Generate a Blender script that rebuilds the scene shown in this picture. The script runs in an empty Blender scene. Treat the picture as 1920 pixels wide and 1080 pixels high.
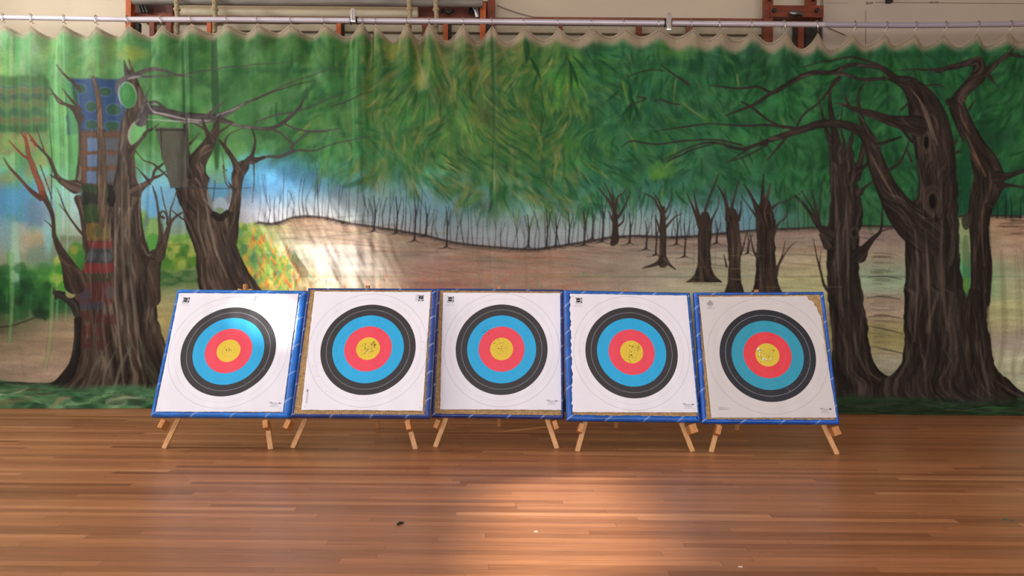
import bpy, bmesh, math, random
import numpy as np
from mathutils import Vector, Matrix
random.seed(4)
SC = bpy.context.scene
COL = SC.collection
F, H, ROLL = 1320.0, 1.65, math.radians(0.45)
CY = 9.55                       # plane the backcloth hangs in
def W(u, v, y):
    """point at distance y that the photograph shows at (u, v)"""
    du, dv = u-960, v-540; c, s = math.cos(ROLL), math.sin(ROLL)
    a, b = c*du+s*dv, -s*du+c*dv
    return Vector((a/F*y, y, H-b/F*y))
def GND(u, v):
    du, dv = u-960, v-540; c, s = math.cos(ROLL), math.sin(ROLL)
    a, b = c*du+s*dv, -s*du+c*dv
    y = F*H/b; return Vector((a/F*y, y, 0))
def s2l(c):
    c = c/255.0 if c > 1 else c
    return c/12.92 if c <= .04045 else ((c+.055)/1.055)**2.4
def rgb(r, g, b, k=1.0): return (min(1, s2l(r)*k), min(1, s2l(g)*k), min(1, s2l(b)*k), 1)

# ---------------------------------------------------------------- materials
def mat(name, col, rough=.6, metal=0., noise=0., scale=8., bump=0., bscale=40., stretch=(1, 1, 1), spec=.5, coat=0., col2=None):
    m = bpy.data.materials.new(name); m.use_nodes = True; nt = m.node_tree; b = nt.nodes['Principled BSDF']
    b.inputs['Base Color'].default_value = col; b.inputs['Roughness'].default_value = rough; b.inputs['Metallic'].default_value = metal
    b.inputs['Specular IOR Level'].default_value = spec; b.inputs['Coat Weight'].default_value = coat
    if noise or bump:
        tc = nt.nodes.new('ShaderNodeTexCoord'); mp = nt.nodes.new('ShaderNodeMapping'); mp.inputs['Scale'].default_value = stretch
        nt.links.new(tc.outputs['Object'], mp.inputs['Vector'])
    if noise:
        n = nt.nodes.new('ShaderNodeTexNoise'); n.inputs['Scale'].default_value = scale; n.inputs['Detail'].default_value = 5
        nt.links.new(mp.outputs['Vector'], n.inputs['Vector'])
        r = nt.nodes.new('ShaderNodeValToRGB'); r.color_ramp.elements[0].position = .32; r.color_ramp.elements[1].position = .68
        c2 = col2 or tuple(min(1, c*(1+noise)) for c in col[:3])+(1,)
        r.color_ramp.elements[0].color = tuple(c*(1-noise) for c in col[:3])+(1,); r.color_ramp.elements[1].color = c2
        nt.links.new(n.outputs['Fac'], r.inputs['Fac']); nt.links.new(r.outputs['Color'], b.inputs['Base Color'])
    if bump:
        n2 = nt.nodes.new('ShaderNodeTexNoise'); n2.inputs['Scale'].default_value = bscale; n2.inputs['Detail'].default_value = 3
        nt.links.new(mp.outputs['Vector'], n2.inputs['Vector'])
        bp = nt.nodes.new('ShaderNodeBump'); bp.inputs['Strength'].default_value = bump; bp.inputs['Distance'].default_value = .01
        nt.links.new(n2.outputs['Fac'], bp.inputs['Height']); nt.links.new(bp.outputs['Normal'], b.inputs['Normal'])
    return m

# ---------------------------------------------------------------- mesh helpers
class MB:
    def __init__(s): s.v = []; s.f = []; s.m = []; s.sm = []
    def add(s, vs, fs, mi=0, smooth=False):
        o = len(s.v); s.v += [tuple(v) for v in vs]; s.f += [tuple(o+i for i in f) for f in fs]; s.m += [mi]*len(fs); s.sm += [smooth]*len(fs)
    def box(s, lo, hi, M=None, mi=0, bev=0.0):
        lo, hi = Vector(lo), Vector(hi)
        bm = bmesh.new(); bmesh.ops.create_cube(bm, size=1)
        for v in bm.verts: v.co = Vector([(lo[i]+hi[i])/2+v.co[i]*(hi[i]-lo[i]) for i in range(3)])
        if bev: bmesh.ops.bevel(bm, geom=bm.edges[:], offset=bev, segments=2, profile=.6, affect='EDGES')
        if M is not None: bm.transform(M)
        bm.verts.index_update(); s.add([v.co for v in bm.verts], [[v.index for v in f.verts] for f in bm.faces], mi); bm.free()
    def beam(s, a, b, w, d, side=(0, 1, 0), mi=0, bev=.003, ext=0.):
        """rectangular bar from a to b; d is its size along 'side', w across"""
        a, b = Vector(a), Vector(b); z = (b-a).normalized(); a = a-z*ext; b = b+z*ext
        y = Vector(side); y = (y-z*y.dot(z)).normalized(); x = y.cross(z)
        M = Matrix((x, y, z)).transposed().to_4x4(); M.translation = a
        s.box((-w/2, -d/2, 0), (w/2, d/2, (b-a).length), M, mi, bev)
    def tube(s, pts, r, n=12, mi=0, cap=True, smooth=True):
        pts = [Vector(p) for p in pts]; rs = r if isinstance(r, (list, tuple)) else [r]*len(pts)
        up = Vector((0, 0, 1)); rings = []; px = None
        for i, p in enumerate(pts):
            t = (pts[min(i+1, len(pts)-1)]-pts[max(i-1, 0)]).normalized()
            if px is None:
                px = t.cross(up)
                if px.length < .1: px = t.cross(Vector((0, 1, 0)))
            px = (px-t*px.dot(t)).normalized(); py = t.cross(px)
            rings.append([p+(px*math.cos(2*math.pi*k/n)+py*math.sin(2*math.pi*k/n))*rs[i] for k in range(n)])
        vs = [v for R in rings for v in R]; fs = []
        for i in range(len(pts)-1):
            for k in range(n): fs.append((i*n+k, i*n+(k+1) % n, (i+1)*n+(k+1) % n, (i+1)*n+k))
        s.add(vs, fs, mi, smooth)
        if cap: s.add(rings[0], [tuple(range(n))[::-1]], mi); s.add(rings[-1], [tuple(range(n))], mi)
    def poly(s, pts, mi=0): s.add(pts, [tuple(range(len(pts)))], mi)
    def build(s, name, mats, parent=None, recalc=True):
        me = bpy.data.meshes.new(name); me.from_pydata(s.v, [], s.f)
        for m in (mats if isinstance(mats, (list, tuple)) else [mats]): me.materials.append(m)
        me.polygons.foreach_set('material_index', s.m); me.polygons.foreach_set('use_smooth', s.sm); me.update()
        if recalc:
            bm = bmesh.new(); bm.from_mesh(me); bmesh.ops.recalc_face_normals(bm, faces=bm.faces); bm.to_mesh(me); bm.free()
        o = bpy.data.objects.new(name, me); COL.objects.link(o)
        if parent is not None: o.parent = parent
        return o
def tag(o, label, cat, group=None, kind=None):
    if label: o['label'] = label
    if cat: o['category'] = cat
    if group: o['group'] = group
    if kind: o['kind'] = kind
    return o
def empty(name, loc, label, cat, group=None):
    e = bpy.data.objects.new(name, None); e.location = loc; e.empty_display_size = .1; COL.objects.link(e)
    return tag(e, label, cat, group)
def struct(o): o['kind'] = 'structure'; return o

M_wall = mat('cream_paint', rgb(196, 182, 160), .75, noise=.05, scale=1.3, bump=.15, bscale=60)
M_ceil = mat('ceiling_white', rgb(225, 222, 215), .9, noise=.02)
M_panel = mat('pale_board_paint', rgb(186, 172, 156), .7, noise=.03, scale=2)
M_seam = mat('seam_dark', rgb(138, 122, 106), .9)
M_red = mat('red_stained_timber', rgb(112, 48, 26), .45, noise=.35, scale=5, stretch=(1, 1, 6), bump=.1)
M_orange = mat('orange_timber', rgb(176, 84, 36), .45, noise=.25, scale=6, stretch=(3, 3, 1))
M_dark = mat('dark_steel', rgb(52, 50, 48), .5, metal=.6, noise=.3, scale=12)  # plain dark steel tone with noise
M_greytube = mat('dull_grey_roll', rgb(118, 112, 104), .55, noise=.25, scale=5, stretch=(.4, 3, 3))
M_cream = mat('cream_roll', rgb(205, 192, 162), .8, noise=.1, scale=4, stretch=(.4, 3, 3))
M_rope = mat('hemp_rope', rgb(158, 142, 112), .9, noise=.25, scale=60, bump=.6, bscale=120)
M_pole = mat('grey_painted_pole', rgb(196, 192, 204), .35, metal=.25, noise=.06, scale=3)
M_chrome = mat('chrome', rgb(225, 228, 235), .16, metal=1.)
M_wire = mat('bright_wire', rgb(205, 198, 190), .3, metal=1., noise=.3, scale=30)
M_tie = mat('brown_tie', rgb(84, 64, 48), .9)
M_pine = mat('pine_leg', rgb(205, 152, 98), .5, noise=.16, scale=9, stretch=(6, 6, .8), bump=.1)
M_pine2 = mat('pine_block', rgb(190, 128, 72), .55, noise=.2, scale=9, stretch=(6, 6, .8))

# floor: long narrow hardwood boards running left to right
def floor_material():
    m = bpy.data.materials.new('varnished_strip_floor'); m.use_nodes = True; nt = m.node_tree; N = nt.nodes; L = nt.links; b = N['Principled BSDF']
    tc = N.new('ShaderNodeTexCoord'); sep = N.new('ShaderNodeSeparateXYZ'); L.new(tc.outputs['Object'], sep.inputs[0])
    def math_(op, a, b_=None):
        n = N.new('ShaderNodeMath'); n.operation = op
        for i, v in enumerate((a, b_)):
            if v is None: continue
            if isinstance(v, (int, float)): n.inputs[i].default_value = v
            else: L.new(v, n.inputs[i])
        return n.outputs[0]
    pw = .075
    row = math_('FLOOR', math_('DIVIDE', sep.outputs['Y'], pw)); fy = math_('FRACT', math_('DIVIDE', sep.outputs['Y'], pw))
    wn = N.new('ShaderNodeTexWhiteNoise'); wn.noise_dimensions = '1D'; L.new(row, wn.inputs['W'])
    off = math_('MULTIPLY', wn.outputs['Value'], 17.3); xx = math_('DIVIDE', math_('ADD', sep.outputs['X'], off), 2.3)
    cx = math_('FLOOR', xx); fx = math_('FRACT', xx)
    cmb = N.new('ShaderNodeCombineXYZ'); L.new(row, cmb.inputs[0]); L.new(cx, cmb.inputs[1])
    wn2 = N.new('ShaderNodeTexWhiteNoise'); wn2.noise_dimensions = '2D'; L.new(cmb.outputs[0], wn2.inputs['Vector'])
    r = N.new('ShaderNodeValToRGB'); e = r.color_ramp.elements
    e[0].position = 0; e[0].color = rgb(136, 84, 50); e[1].position = 1; e[1].color = rgb(196, 140, 98)
    for p, c in ((.08, (151, 99, 64)), (.35, (164, 109, 72)), (.65, (173, 116, 77)), (.93, (181, 122, 82))):
        x = e.new(p); x.color = rgb(*c)
    L.new(wn2.outputs['Value'], r.inputs['Fac'])
    mp = N.new('ShaderNodeMapping'); mp.inputs['Scale'].default_value = (1.1, 26, 1); L.new(tc.outputs['Object'], mp.inputs['Vector'])
    va = N.new('ShaderNodeVectorMath'); va.operation = 'ADD'; L.new(mp.outputs[0], va.inputs[0]); L.new(wn2.outputs['Color'], va.inputs[1])
    gn = N.new('ShaderNodeTexNoise'); gn.inputs['Scale'].default_value = 2.2; gn.inputs['Detail'].default_value = 7; gn.inputs['Distortion'].default_value = .4; L.new(va.outputs[0], gn.inputs['Vector'])
    hs = N.new('ShaderNodeMix'); hs.data_type = 'RGBA'; hs.blend_type = 'MULTIPLY'; hs.inputs[0].default_value = .75
    gr = N.new('ShaderNodeValToRGB'); gr.color_ramp.elements[0].position = .3; gr.color_ramp.elements[0].color = (.72, .68, .64, 1); gr.color_ramp.elements[1].position = .7; gr.color_ramp.elements[1].color = (1.14, 1.12, 1.1, 1)
    L.new(gn.outputs['Fac'], gr.inputs['Fac']); L.new(r.outputs['Color'], hs.inputs[6]); L.new(gr.outputs['Color'], hs.inputs[7])
    # worn, dustier areas
    bn = N.new('ShaderNodeTexNoise'); bn.inputs['Scale'].default_value = .7; bn.inputs['Detail'].default_value = 4; L.new(tc.outputs['Object'], bn.inputs['Vector'])
    # joints
    e1 = math_('LESS_THAN', fy, .035); e2 = math_('LESS_THAN', fx, .0016); jt = math_('MAXIMUM', e1, e2)
    mx = N.new('ShaderNodeMix'); mx.data_type = 'RGBA'; L.new(math_('MULTIPLY', jt, .55), mx.inputs[0]); L.new(hs.outputs[2], mx.inputs[6]); mx.inputs[7].default_value = rgb(52, 28, 18)
    L.new(mx.outputs[2], b.inputs['Base Color'])
    mr = N.new('ShaderNodeMapRange'); mr.inputs['To Min'].default_value = .27; mr.inputs['To Max'].default_value = .46; L.new(bn.outputs['Fac'], mr.inputs['Value']); L.new(mr.outputs[0], b.inputs['Roughness'])
    sc = N.new('ShaderNodeTexNoise'); sc.inputs['Scale'].default_value = 9; L.new(mp.outputs[0], sc.inputs['Vector'])
    bp = N.new('ShaderNodeBump'); bp.inputs['Strength'].default_value = .12; bp.inputs['Distance'].default_value = .01
    L.new(math_('SUBTRACT', sc.outputs['Fac'], math_('MULTIPLY', jt, 1.)), bp.inputs['Height']); L.new(bp.outputs['Normal'], b.inputs['Normal'])
    b.inputs['Specular IOR Level'].default_value = .5
    return m

# ---------------------------------------------------------------- room shell
XL, XR, YF, YB, ZC = -8.6, 9.4, -5.2, 10.45, 6.9
b = MB(); b.box((XL-.2, YF-.2, -.2), (XR+.2, YB+.2, 0)); struct(b.build('floor', floor_material()))
b = MB(); b.box((XL-.2, YF-.2, ZC), (XR+.2, YB+.2, ZC+.2)); struct(b.build('ceiling', M_ceil))
b = MB(); b.box((XL-.2, YB, 0), (XR+.2, YB+.2, ZC)); struct(b.build('wall_back', M_wall))
b = MB(); b.box((XR, YF, 0), (XR+.2, YB, ZC)); struct(b.build('wall_right', M_wall))
LWIN = [(-3.6, -.6, 4.2, 6.1), (0.7, 2.95, 4.5, 5.25), (5.02, 5.45, 4.3, 4.9), (7.0, 7.75, 4.35, 6.2)]      # y0, y1, z0, z1
def wall_openings(name, wins, fn):
    b = MB(); ys = [fn[1]]+[v for w in wins for v in w[:2]]+[fn[2]]
    for i in range(0, len(ys), 2): b.box(*fn[0](ys[i], ys[i+1], 0, ZC))
    for y0, y1, z0, z1 in wins: b.box(*fn[0](y0, y1, 0, z0)); b.box(*fn[0](y0, y1, z1, ZC))
    return struct(b.build(name, M_wall))
wall_openings('wall_left', LWIN, (lambda a, c, z0, z1: ((XL-.2, a, z0), (XL, c, z1)), YF, YB))
FWIN = [(-6.6, -2.6, 1.6, 4.6), (-1.9, 2.1, 1.6, 4.6), (2.8, 6.8, 1.6, 4.6)]
wall_openings('wall_front', FWIN, (lambda a, c, z0, z1: ((a, YF-.2, z0), (c, YF, z1)), XL-.2, XR+.2))
M_frame = mat('white_window_frame', rgb(225, 225, 222), .5)
k = 0
for y0, y1, z0, z1 in LWIN:
    k += 1; b = MB()
    for a in ((y0, y0+.05, z0, z1), (y1-.05, y1, z0, z1), (y0, y1, z0, z0+.05), (y0, y1, z1-.05, z1)): b.box((XL-.14, a[0], a[2]), (XL-.06, a[1], a[3]))
    struct(b.build('window_%d' % k, M_frame))
for x0, x1, z0, z1 in FWIN:
    k += 1; b = MB(); n = 4
    for a in [(x0, x1, z0, z0+.06), (x0, x1, z1-.06, z1)]+[(x0+(x1-x0)*i/n-(.03 if i else 0), x0+(x1-x0)*i/n+(.03 if i < n else 0), z0, z1) for i in range(n+1)]: b.box((a[0], YF-.14, a[2]), (a[1], YF-.06, a[3]))
    struct(b.build('window_%d' % k, M_frame))

# ---------------------------------------------------------------- things on the wall above the cloth
WY = YB
def P(u, v, y): return W(u, v, y)
def vbar(m, u, v0, v1, y, w, d, mi=0):
    a = P(u, v0, y); c = P(u, v1, y); m.beam((a.x, y, a.z), (a.x, y, c.z), w*y/F, d, mi=mi)
def hbar(m, u0, u1, v, y, h, d, mi=0):
    a = P(u0, v, y); c = P(u1, v, y); z = (a.z+c.z)/2; m.beam((a.x, y, z), (c.x, y, z), h*y/F, d, mi=mi)
def ctube(u0, u1, v, y, px, n=24):
    m = MB(); a = P(u0, v, y); c = P(u1, v, y); z = a.z; N_ = 12
    m.tube([(a.x+(c.x-a.x)*i/N_, y, z) for i in range(N_+1)], px/2*y/F, n); return m
# left folding climbing frame
fr = empty('climbing_apparatus', P(580, 120, 10.3), 'red-brown timber climbing frame on the wall behind the rolls and ropes, left above the backcloth', 'climbing frame')
base = fr.location.copy()
def part(m, name, mats, parent, **k):
    o = m.build(name, mats, parent); o.matrix_parent_inverse = Matrix.Translation(-parent.location); return o
m = MB(); vbar(m, 245, -40, 110, 10.2, 10, .12); part(m, 'side_post', M_orange, fr)
m = MB(); vbar(m, 906, 8, 110, 10.2, 11, .12); part(m, 'side_post', M_orange, fr)
m = MB(); vbar(m, 922, -40, 110, 10.3, 14, .10); part(m, 'side_post', M_red, fr)
m = MB(); hbar(m, 250, 325, 14, 10.38, 34, .05); part(m, 'backboard', mat('dark_red_board', rgb(70, 32, 22), .5, noise=.4, scale=3), fr)
m = MB(); hbar(m, 783, 926, 20, 10.38, 34, .05); part(m, 'backboard', mat('dark_red_board', rgb(88, 34, 22), .5, noise=.4, scale=3), fr)
m = MB(); hbar(m, 250, 325, 28, 10.3, 6, .05); part(m, 'rail', M_red, fr)
for u, mt, w_ in ((256, M_dark, 14), (287, M_red, 9), (318, M_red, 10), (394, M_orange, 8), (636, M_orange, 9), (642, M_dark, 7), (797, M_red, 10), (836, M_orange, 9), (843, M_dark, 7), (914, M_dark, 12)):
    m = MB(); vbar(m, u, 44, 112, 10.25 if w_ != 7 else 10.32, w_, .08); part(m, 'post', mt, fr)
for u in (256, 262, 268, 886, 892):
    m = MB(); a = P(u, 0, 10.22); c = P(u+9 if u < 800 else u-8, 24, 10.2); m.tube([a, (a+c)/2+Vector((.01, -.02, 0)), c], .022, 8); part(m, 'hinge_arm', M_dark, fr)
m = MB(); m.tube([P(826, 22, 10.2), P(832, 18, 10.18), P(840, 24, 10.18), P(850, 19, 10.2)], .03, 10); part(m, 'latch', M_dark, fr)
m = MB(); m.tube([P(888, 12, 10.15), P(893, 20, 10.12), P(895, 32, 10.15)], .035, 10); part(m, 'bracket', mat('worn_steel', rgb(150, 150, 152), .35, metal=.9), fr)
# right frame
fr2 = empty('climbing_apparatus', P(1487, 120, 10.3), 'red-brown timber frame with bolts and a steel latch on the wall, right above the backcloth', 'climbing frame')
m = MB(); vbar(m, 1440, -40, 112, 10.2, 16, .10); part(m, 'side_post', M_red, fr2)
m = MB(); vbar(m, 1520, -40, 14, 10.2, 18, .10); part(m, 'upright', M_red, fr2)
m = MB(); hbar(m, 1441, 1541, 24, 10.19, 22, .12); part(m, 'crossbar', M_red, fr2)
m = MB(); hbar(m, 1432, 1541, 36, 10.3, 12, .06); part(m, 'rail', mat('dark_red_rail', rgb(84, 34, 22), .5, noise=.3, scale=3), fr2)
for u, mt, w_, yy in ((1437, M_dark, 15, 10.31), (1491, M_dark, 8, 10.25), (1501, M_red, 11, 10.2), (1524, M_dark, 30, 10.36)):
    m = MB(); vbar(m, u, 42, 112, yy, w_, .06); part(m, 'post', mt, fr2)
for u in (1451, 1531):
    m = MB(); c = P(u, 20, 10.12); m.tube([c, c+Vector((0, -.03, 0))], .03, 12); part(m, 'bolt', M_dark, fr2)
    m = MB(); c = P(u-8, -1, 10.13) if u < 1500 else P(1525, -1, 10.13); m.tube([c, c+Vector((0, -.03, 0))], .025, 12); part(m, 'bolt', M_dark, fr2)
m = MB(); m.tube([P(1481, 24, 10.1), P(1488, 26, 10.08), P(1497, 25, 10.08), P(1504, 28, 10.1)], [.04, .05, .035, .03], 12); part(m, 'latch', mat('latch_steel', rgb(120, 118, 116), .35, metal=.9), fr2)
# long thin rail between the two frames
m = MB(); hbar(m, 250, 560, 37, 10.3, 12, .06); hbar(m, 560, 1000, 39, 10.3, 12, .06); hbar(m, 1000, 1435, 41.5, 10.3, 14, .06)
tag(m.build('wall_rail', mat('rail_timber', rgb(120, 66, 44), .5, noise=.25, scale=4, stretch=(.4, 3, 3))), 'long thin brown timber rail on the wall just behind the curtain pole', 'rail')
m = MB(); hbar(m, 420, 1432, 54, 10.36, 16, .06)
tag(m.build('wall_ledge', mat('ledge_cream', rgb(172, 160, 134), .8, noise=.08)), 'cream ledge running along the wall below the brown rail', 'ledge')
for i, u in enumerate((1024, 1198, 1292)):
    m = MB(); vbar(m, u+(27 if i == 0 else 0), 45, 100, 10.2, 10 if i else 7, .08)
    tag(m.build('wall_batten', [M_red, M_red, mat('batten_brown', rgb(120, 70, 50), .5)][i]), ['short red-brown batten under the rail, leftmost of the three right of the big frame', 'short red-brown batten under the rail, left of the right-hand pole bracket', 'short brown batten under the rail, right of the right-hand pole bracket'][i], 'batten')
tag(ctube(250, 905, 0, 9.98, 17).build('mounted_roller', M_greytube), 'long dull grey roller lying across the top of the left climbing frame', 'roller')  # roller is mounted above the frame, not hung
tag(ctube(331, 784, 20.5, 10.28, 19).build('rolled_screen', M_cream), 'long cream rolled-up screen lying below the grey roller', 'rolled screen')
for i, (u, v1) in enumerate(((331, 66), (402, 62), (767, 60), (817, 62))):
    e = [P(u, -40, 9.86), P(u, 8, 9.86), P(u+1.5, 30, 9.86), P(u, v1, 9.86)]
    m = MB(); pts = []
    for j in range(60):
        t = j/59*3; a, c = e[int(min(t, 2))], e[int(min(t, 2))+1]; pts.append(a.lerp(c, t-int(min(t, 2))))
    for s_ in range(3): m.tube([p+Vector((math.cos(j*.55+s_*2.094)*.016, math.sin(j*.55+s_*2.094)*.016, 0)) for j, p in enumerate(pts)], .019, 8)
    m.tube([p for p in pts[24:34]], [.02+.03*math.sin(math.pi*q/9) for q in range(10)], 12)
    tag(m.build('hanging_rope', M_rope), 'thick hemp rope over the wall rolls, '+['leftmost, by the left end of the cream roll', 'second from the left', 'third from the left, by its right end', 'rightmost of the four'][i], 'rope', 'ropes hanging over the wall rolls')
# pale boarded panel at the right with seams and a small dark socket
pn = empty('wall_panel', P(1750, 110, 10.4), 'pale flat boarding fixed to the wall at the far right above the backcloth, with thin seams', 'panel')
m = MB(); a = P(1543, -60, 10.42); c = P(1990, 120, 10.42); m.box((a.x, 10.40, c.z), (9.3, 10.45, a.z)); part(m, 'board', M_panel, pn)
for (u0, v0, u1, v1) in ((1623, 20, 1623.6, 90), (1548, 5, 1590, 5.8), (1640, 5, 1920, 5.8), (1541.5, -30, 1542.5, 80)):
    m = MB(); a = P(u0, v0, 10.395); c = P(u1, v1, 10.395); m.box((a.x, 10.396, c.z), (c.x, 10.402, a.z)); part(m, 'seam', M_seam, pn)
for (u0, v0, u1, v1) in ((1660, -6, 1670, 7), (1624, 4, 1628, 8), (1631, 4, 1636, 7), (1743, 3, 1749, 6), (1753, 3, 1759, 6)):
    m = MB(); a = P(u0, v0, 10.395); c = P(u1, v1, 10.395); m.box((a.x, 10.33 if u0 == 1660 else 10.38, c.z), (c.x, 10.4, a.z)); part(m, 'fixing', mat('black_fixing', rgb(28, 26, 24), .5) if u0 == 1660 else M_seam, pn)
# thin cable sagging on the wall
m = MB(); pts = [P(932+i*12, 10+28*(1-(1-i/10)**1.8), 10.4) for i in range(11)]; m.tube(pts, .006, 6)
tag(m.build('wall_cable', mat('grey_cable', rgb(120, 110, 100), .7)), 'thin grey cable sagging along the wall right of the left climbing frame', 'cable')
m = MB(); m.tube([P(1552, 52, 10.35), P(1585, 66, 10.35)], .006, 6)
tag(m.build('loose_cable', mat('dark_cord', rgb(80, 66, 54), .7)), 'short dark cord slanting down behind the curtain pole at the right', 'cord')

# ---------------------------------------------------------------- curtain pole
PY = CY-.02
pole = [(-140, 31), (0, 32.5), (238, 36.5), (440, 36.8), (664, 38.5), (930, 40.5), (1252, 43.5), (1440, 45.2), (1545, 46.3), (1700, 47.6), (1790, 47.0), (1920, 44.8), (2050, 42)]
def pole_v(u): return float(np.interp(u, [p[0] for p in pole], [p[1] for p in pole]))
rod = empty('curtain_pole', P(960, 40, PY), 'long grey-lilac metal pole carrying the painted backcloth across the hall', 'pole')
def rodpart(us, r, name='tube_section', mt=M_pole):
    m = MB(); m.tube([P(u, pole_v(u), PY) for u in us], r, 20); return part(m, name, mt, rod)
rodpart([-140, -60, 0, 120, 242], .031); rodpart([238, 440, 664, 930, 1252, 1440, 1548], .0355); rodpart([1545, 1620, 1700, 1790, 1920, 2050], .037, mt=mat('grey_lilac_pole', rgb(168, 162, 178), .35, metal=.2))
for i, (u, v0, v1) in enumerate(((664, 19, 45), (1252, 27, 60))):
    br = empty('pole_bracket', P(u, pole_v(u), PY), ['shiny chrome clamp gripping the curtain pole, left one of the two', 'shiny chrome clamp gripping the curtain pole, right one of the two'][i], 'clamp', 'clamps on the curtain pole')
    c = P(u, pole_v(u), PY); zt = P(u, v0, PY).z; zb = P(u, v1, PY).z
    m = MB(); m.box((c.x-.034, PY-.085, zb), (c.x+.034, PY-.062, zt-.02), bev=.010); m.box((c.x-.024, PY-.08, zt-.05), (c.x+.024, PY-.058, zt), bev=.010); m.tube([(c.x-.012, PY-.09, zb+.02), (c.x-.008, PY-.095, c.z), (c.x-.012, PY-.09, zt-.03)], .008, 8); part(m, 'clip_tongue', M_chrome, br)
    m = MB(); N_ = 24; ring = [Vector((c.x, PY+math.cos(t)*.047, c.z+math.sin(t)*.047)) for t in [2*math.pi*j/N_ for j in range(N_+1)]]
    for sx in (-.042, .042): m = MB(); m.tube([p+Vector((sx, 0, 0)) for p in ring], .009, 8, cap=False); part(m, 'collar', M_dark, br)

# ---------------------------------------------------------------- hooks
PEAK = [(-112,50),(-50,48),(12,46),(65,48),(126,48),(186,50),(244,47),(306,48),(362,42),(428,45),(486,44),(549,41),(611,38),(684,41),(706,43),(765,44),(807,46),(870,49),(924,49),(984,51),(1047,52),(1110,51),(1171,53),(1235,54),(1297,55),(1349,57),(1409,56),(1471,58),(1532,60),(1598,61),(1657,61),(1712,62),(1768,61),(1829,60),(1890,59),(1952,59),(2012,59)]
PEAK = [(u, max(v, pole_v(u)+7.5)) for u, v in PEAK]
def hook_mesh(du, dz, r=.0066):
    m = MB(); R = .049; pts = []
    for j in range(17):
        t = math.radians(-70+j*300/16); f_ = (j/16)
        pts.append(Vector((du*(1-f_*.4)-.01, math.cos(t)*R*-1, math.sin(t)*R*1+0)))
    pts = [Vector((0, -.02, dz)), Vector((du*.2, -.04, dz*.8)), Vector((du*.5, -R, dz*.35))]+[Vector((du*.6+du*.4*(j/12), -R*math.cos(math.radians(-10+j*17)), R*math.sin(math.radians(-10+j*17)))) for j in range(13)]+[Vector((du*1.35, R*.6, -R*.9))]
    m.tube(pts, r, 7)
    return m
proto = {}
for (u, v) in PEAK:
    if u < -60 or u > 1960: continue
    c = P(u, pole_v(u), PY); pk = P(u, v, PY); dz = pk.z-c.z+.01
    du = -.06 if u < 260 else (-.045 if u < 700 else (-.03 if u < 1200 else (-.02 if u < 1560 else .05)))
    key = (du, round(dz, 2))
    o = bpy.data.objects.new('curtain_hook', proto[key]) if key in proto else None
    if o is None:
        o = hook_mesh(du, dz).build('curtain_hook', M_wire); proto[key] = o.data
    else: COL.objects.link(o)
    o.location = c
    tag(o, 'small bent wire hook holding the painted backcloth on the grey pole', 'hook', 'wire hooks along the curtain pole')
# ---------------------------------------------------------------- painted scenery (pigment of the backcloth)
# The cloth is painted scenery. Its paint is computed stroke by stroke on a sheet, then stored as the cloth's
# colour attribute. Sheet units: 1 unit = 7.23 mm of cloth, origin at the sheet's top left.
PX0, PY0, PW, PH = -160, 30, 2240, 800
def lat(rs, h, w): return rs.rand(h, w).astype(np.float32)
def vnoise(x, y, seed, n=256):
    L = lat(np.random.RandomState(seed), n, n)
    xi = np.floor(x).astype(int); yi = np.floor(y).astype(int)
    fx = x - xi; fy = y - yi
    fx = fx*fx*(3-2*fx); fy = fy*fy*(3-2*fy)
    x0 = xi % n; x1 = (xi+1) % n; y0 = yi % n; y1 = (yi+1) % n
    return (L[y0, x0]*(1-fx)+L[y0, x1]*fx)*(1-fy)+(L[y1, x0]*(1-fx)+L[y1, x1]*fx)*fy
def fbm(x, y, seed, o=4):
    s = 0; a = 1; t = 0
    for i in range(o):
        s = s + a*vnoise(x*2**i, y*2**i, seed+i); t += a; a *= .55
    return s/t
def sm(a, b, x): 
    t = np.clip((x-a)/(b-a), 0, 1); return t*t*(3-2*t)

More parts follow.
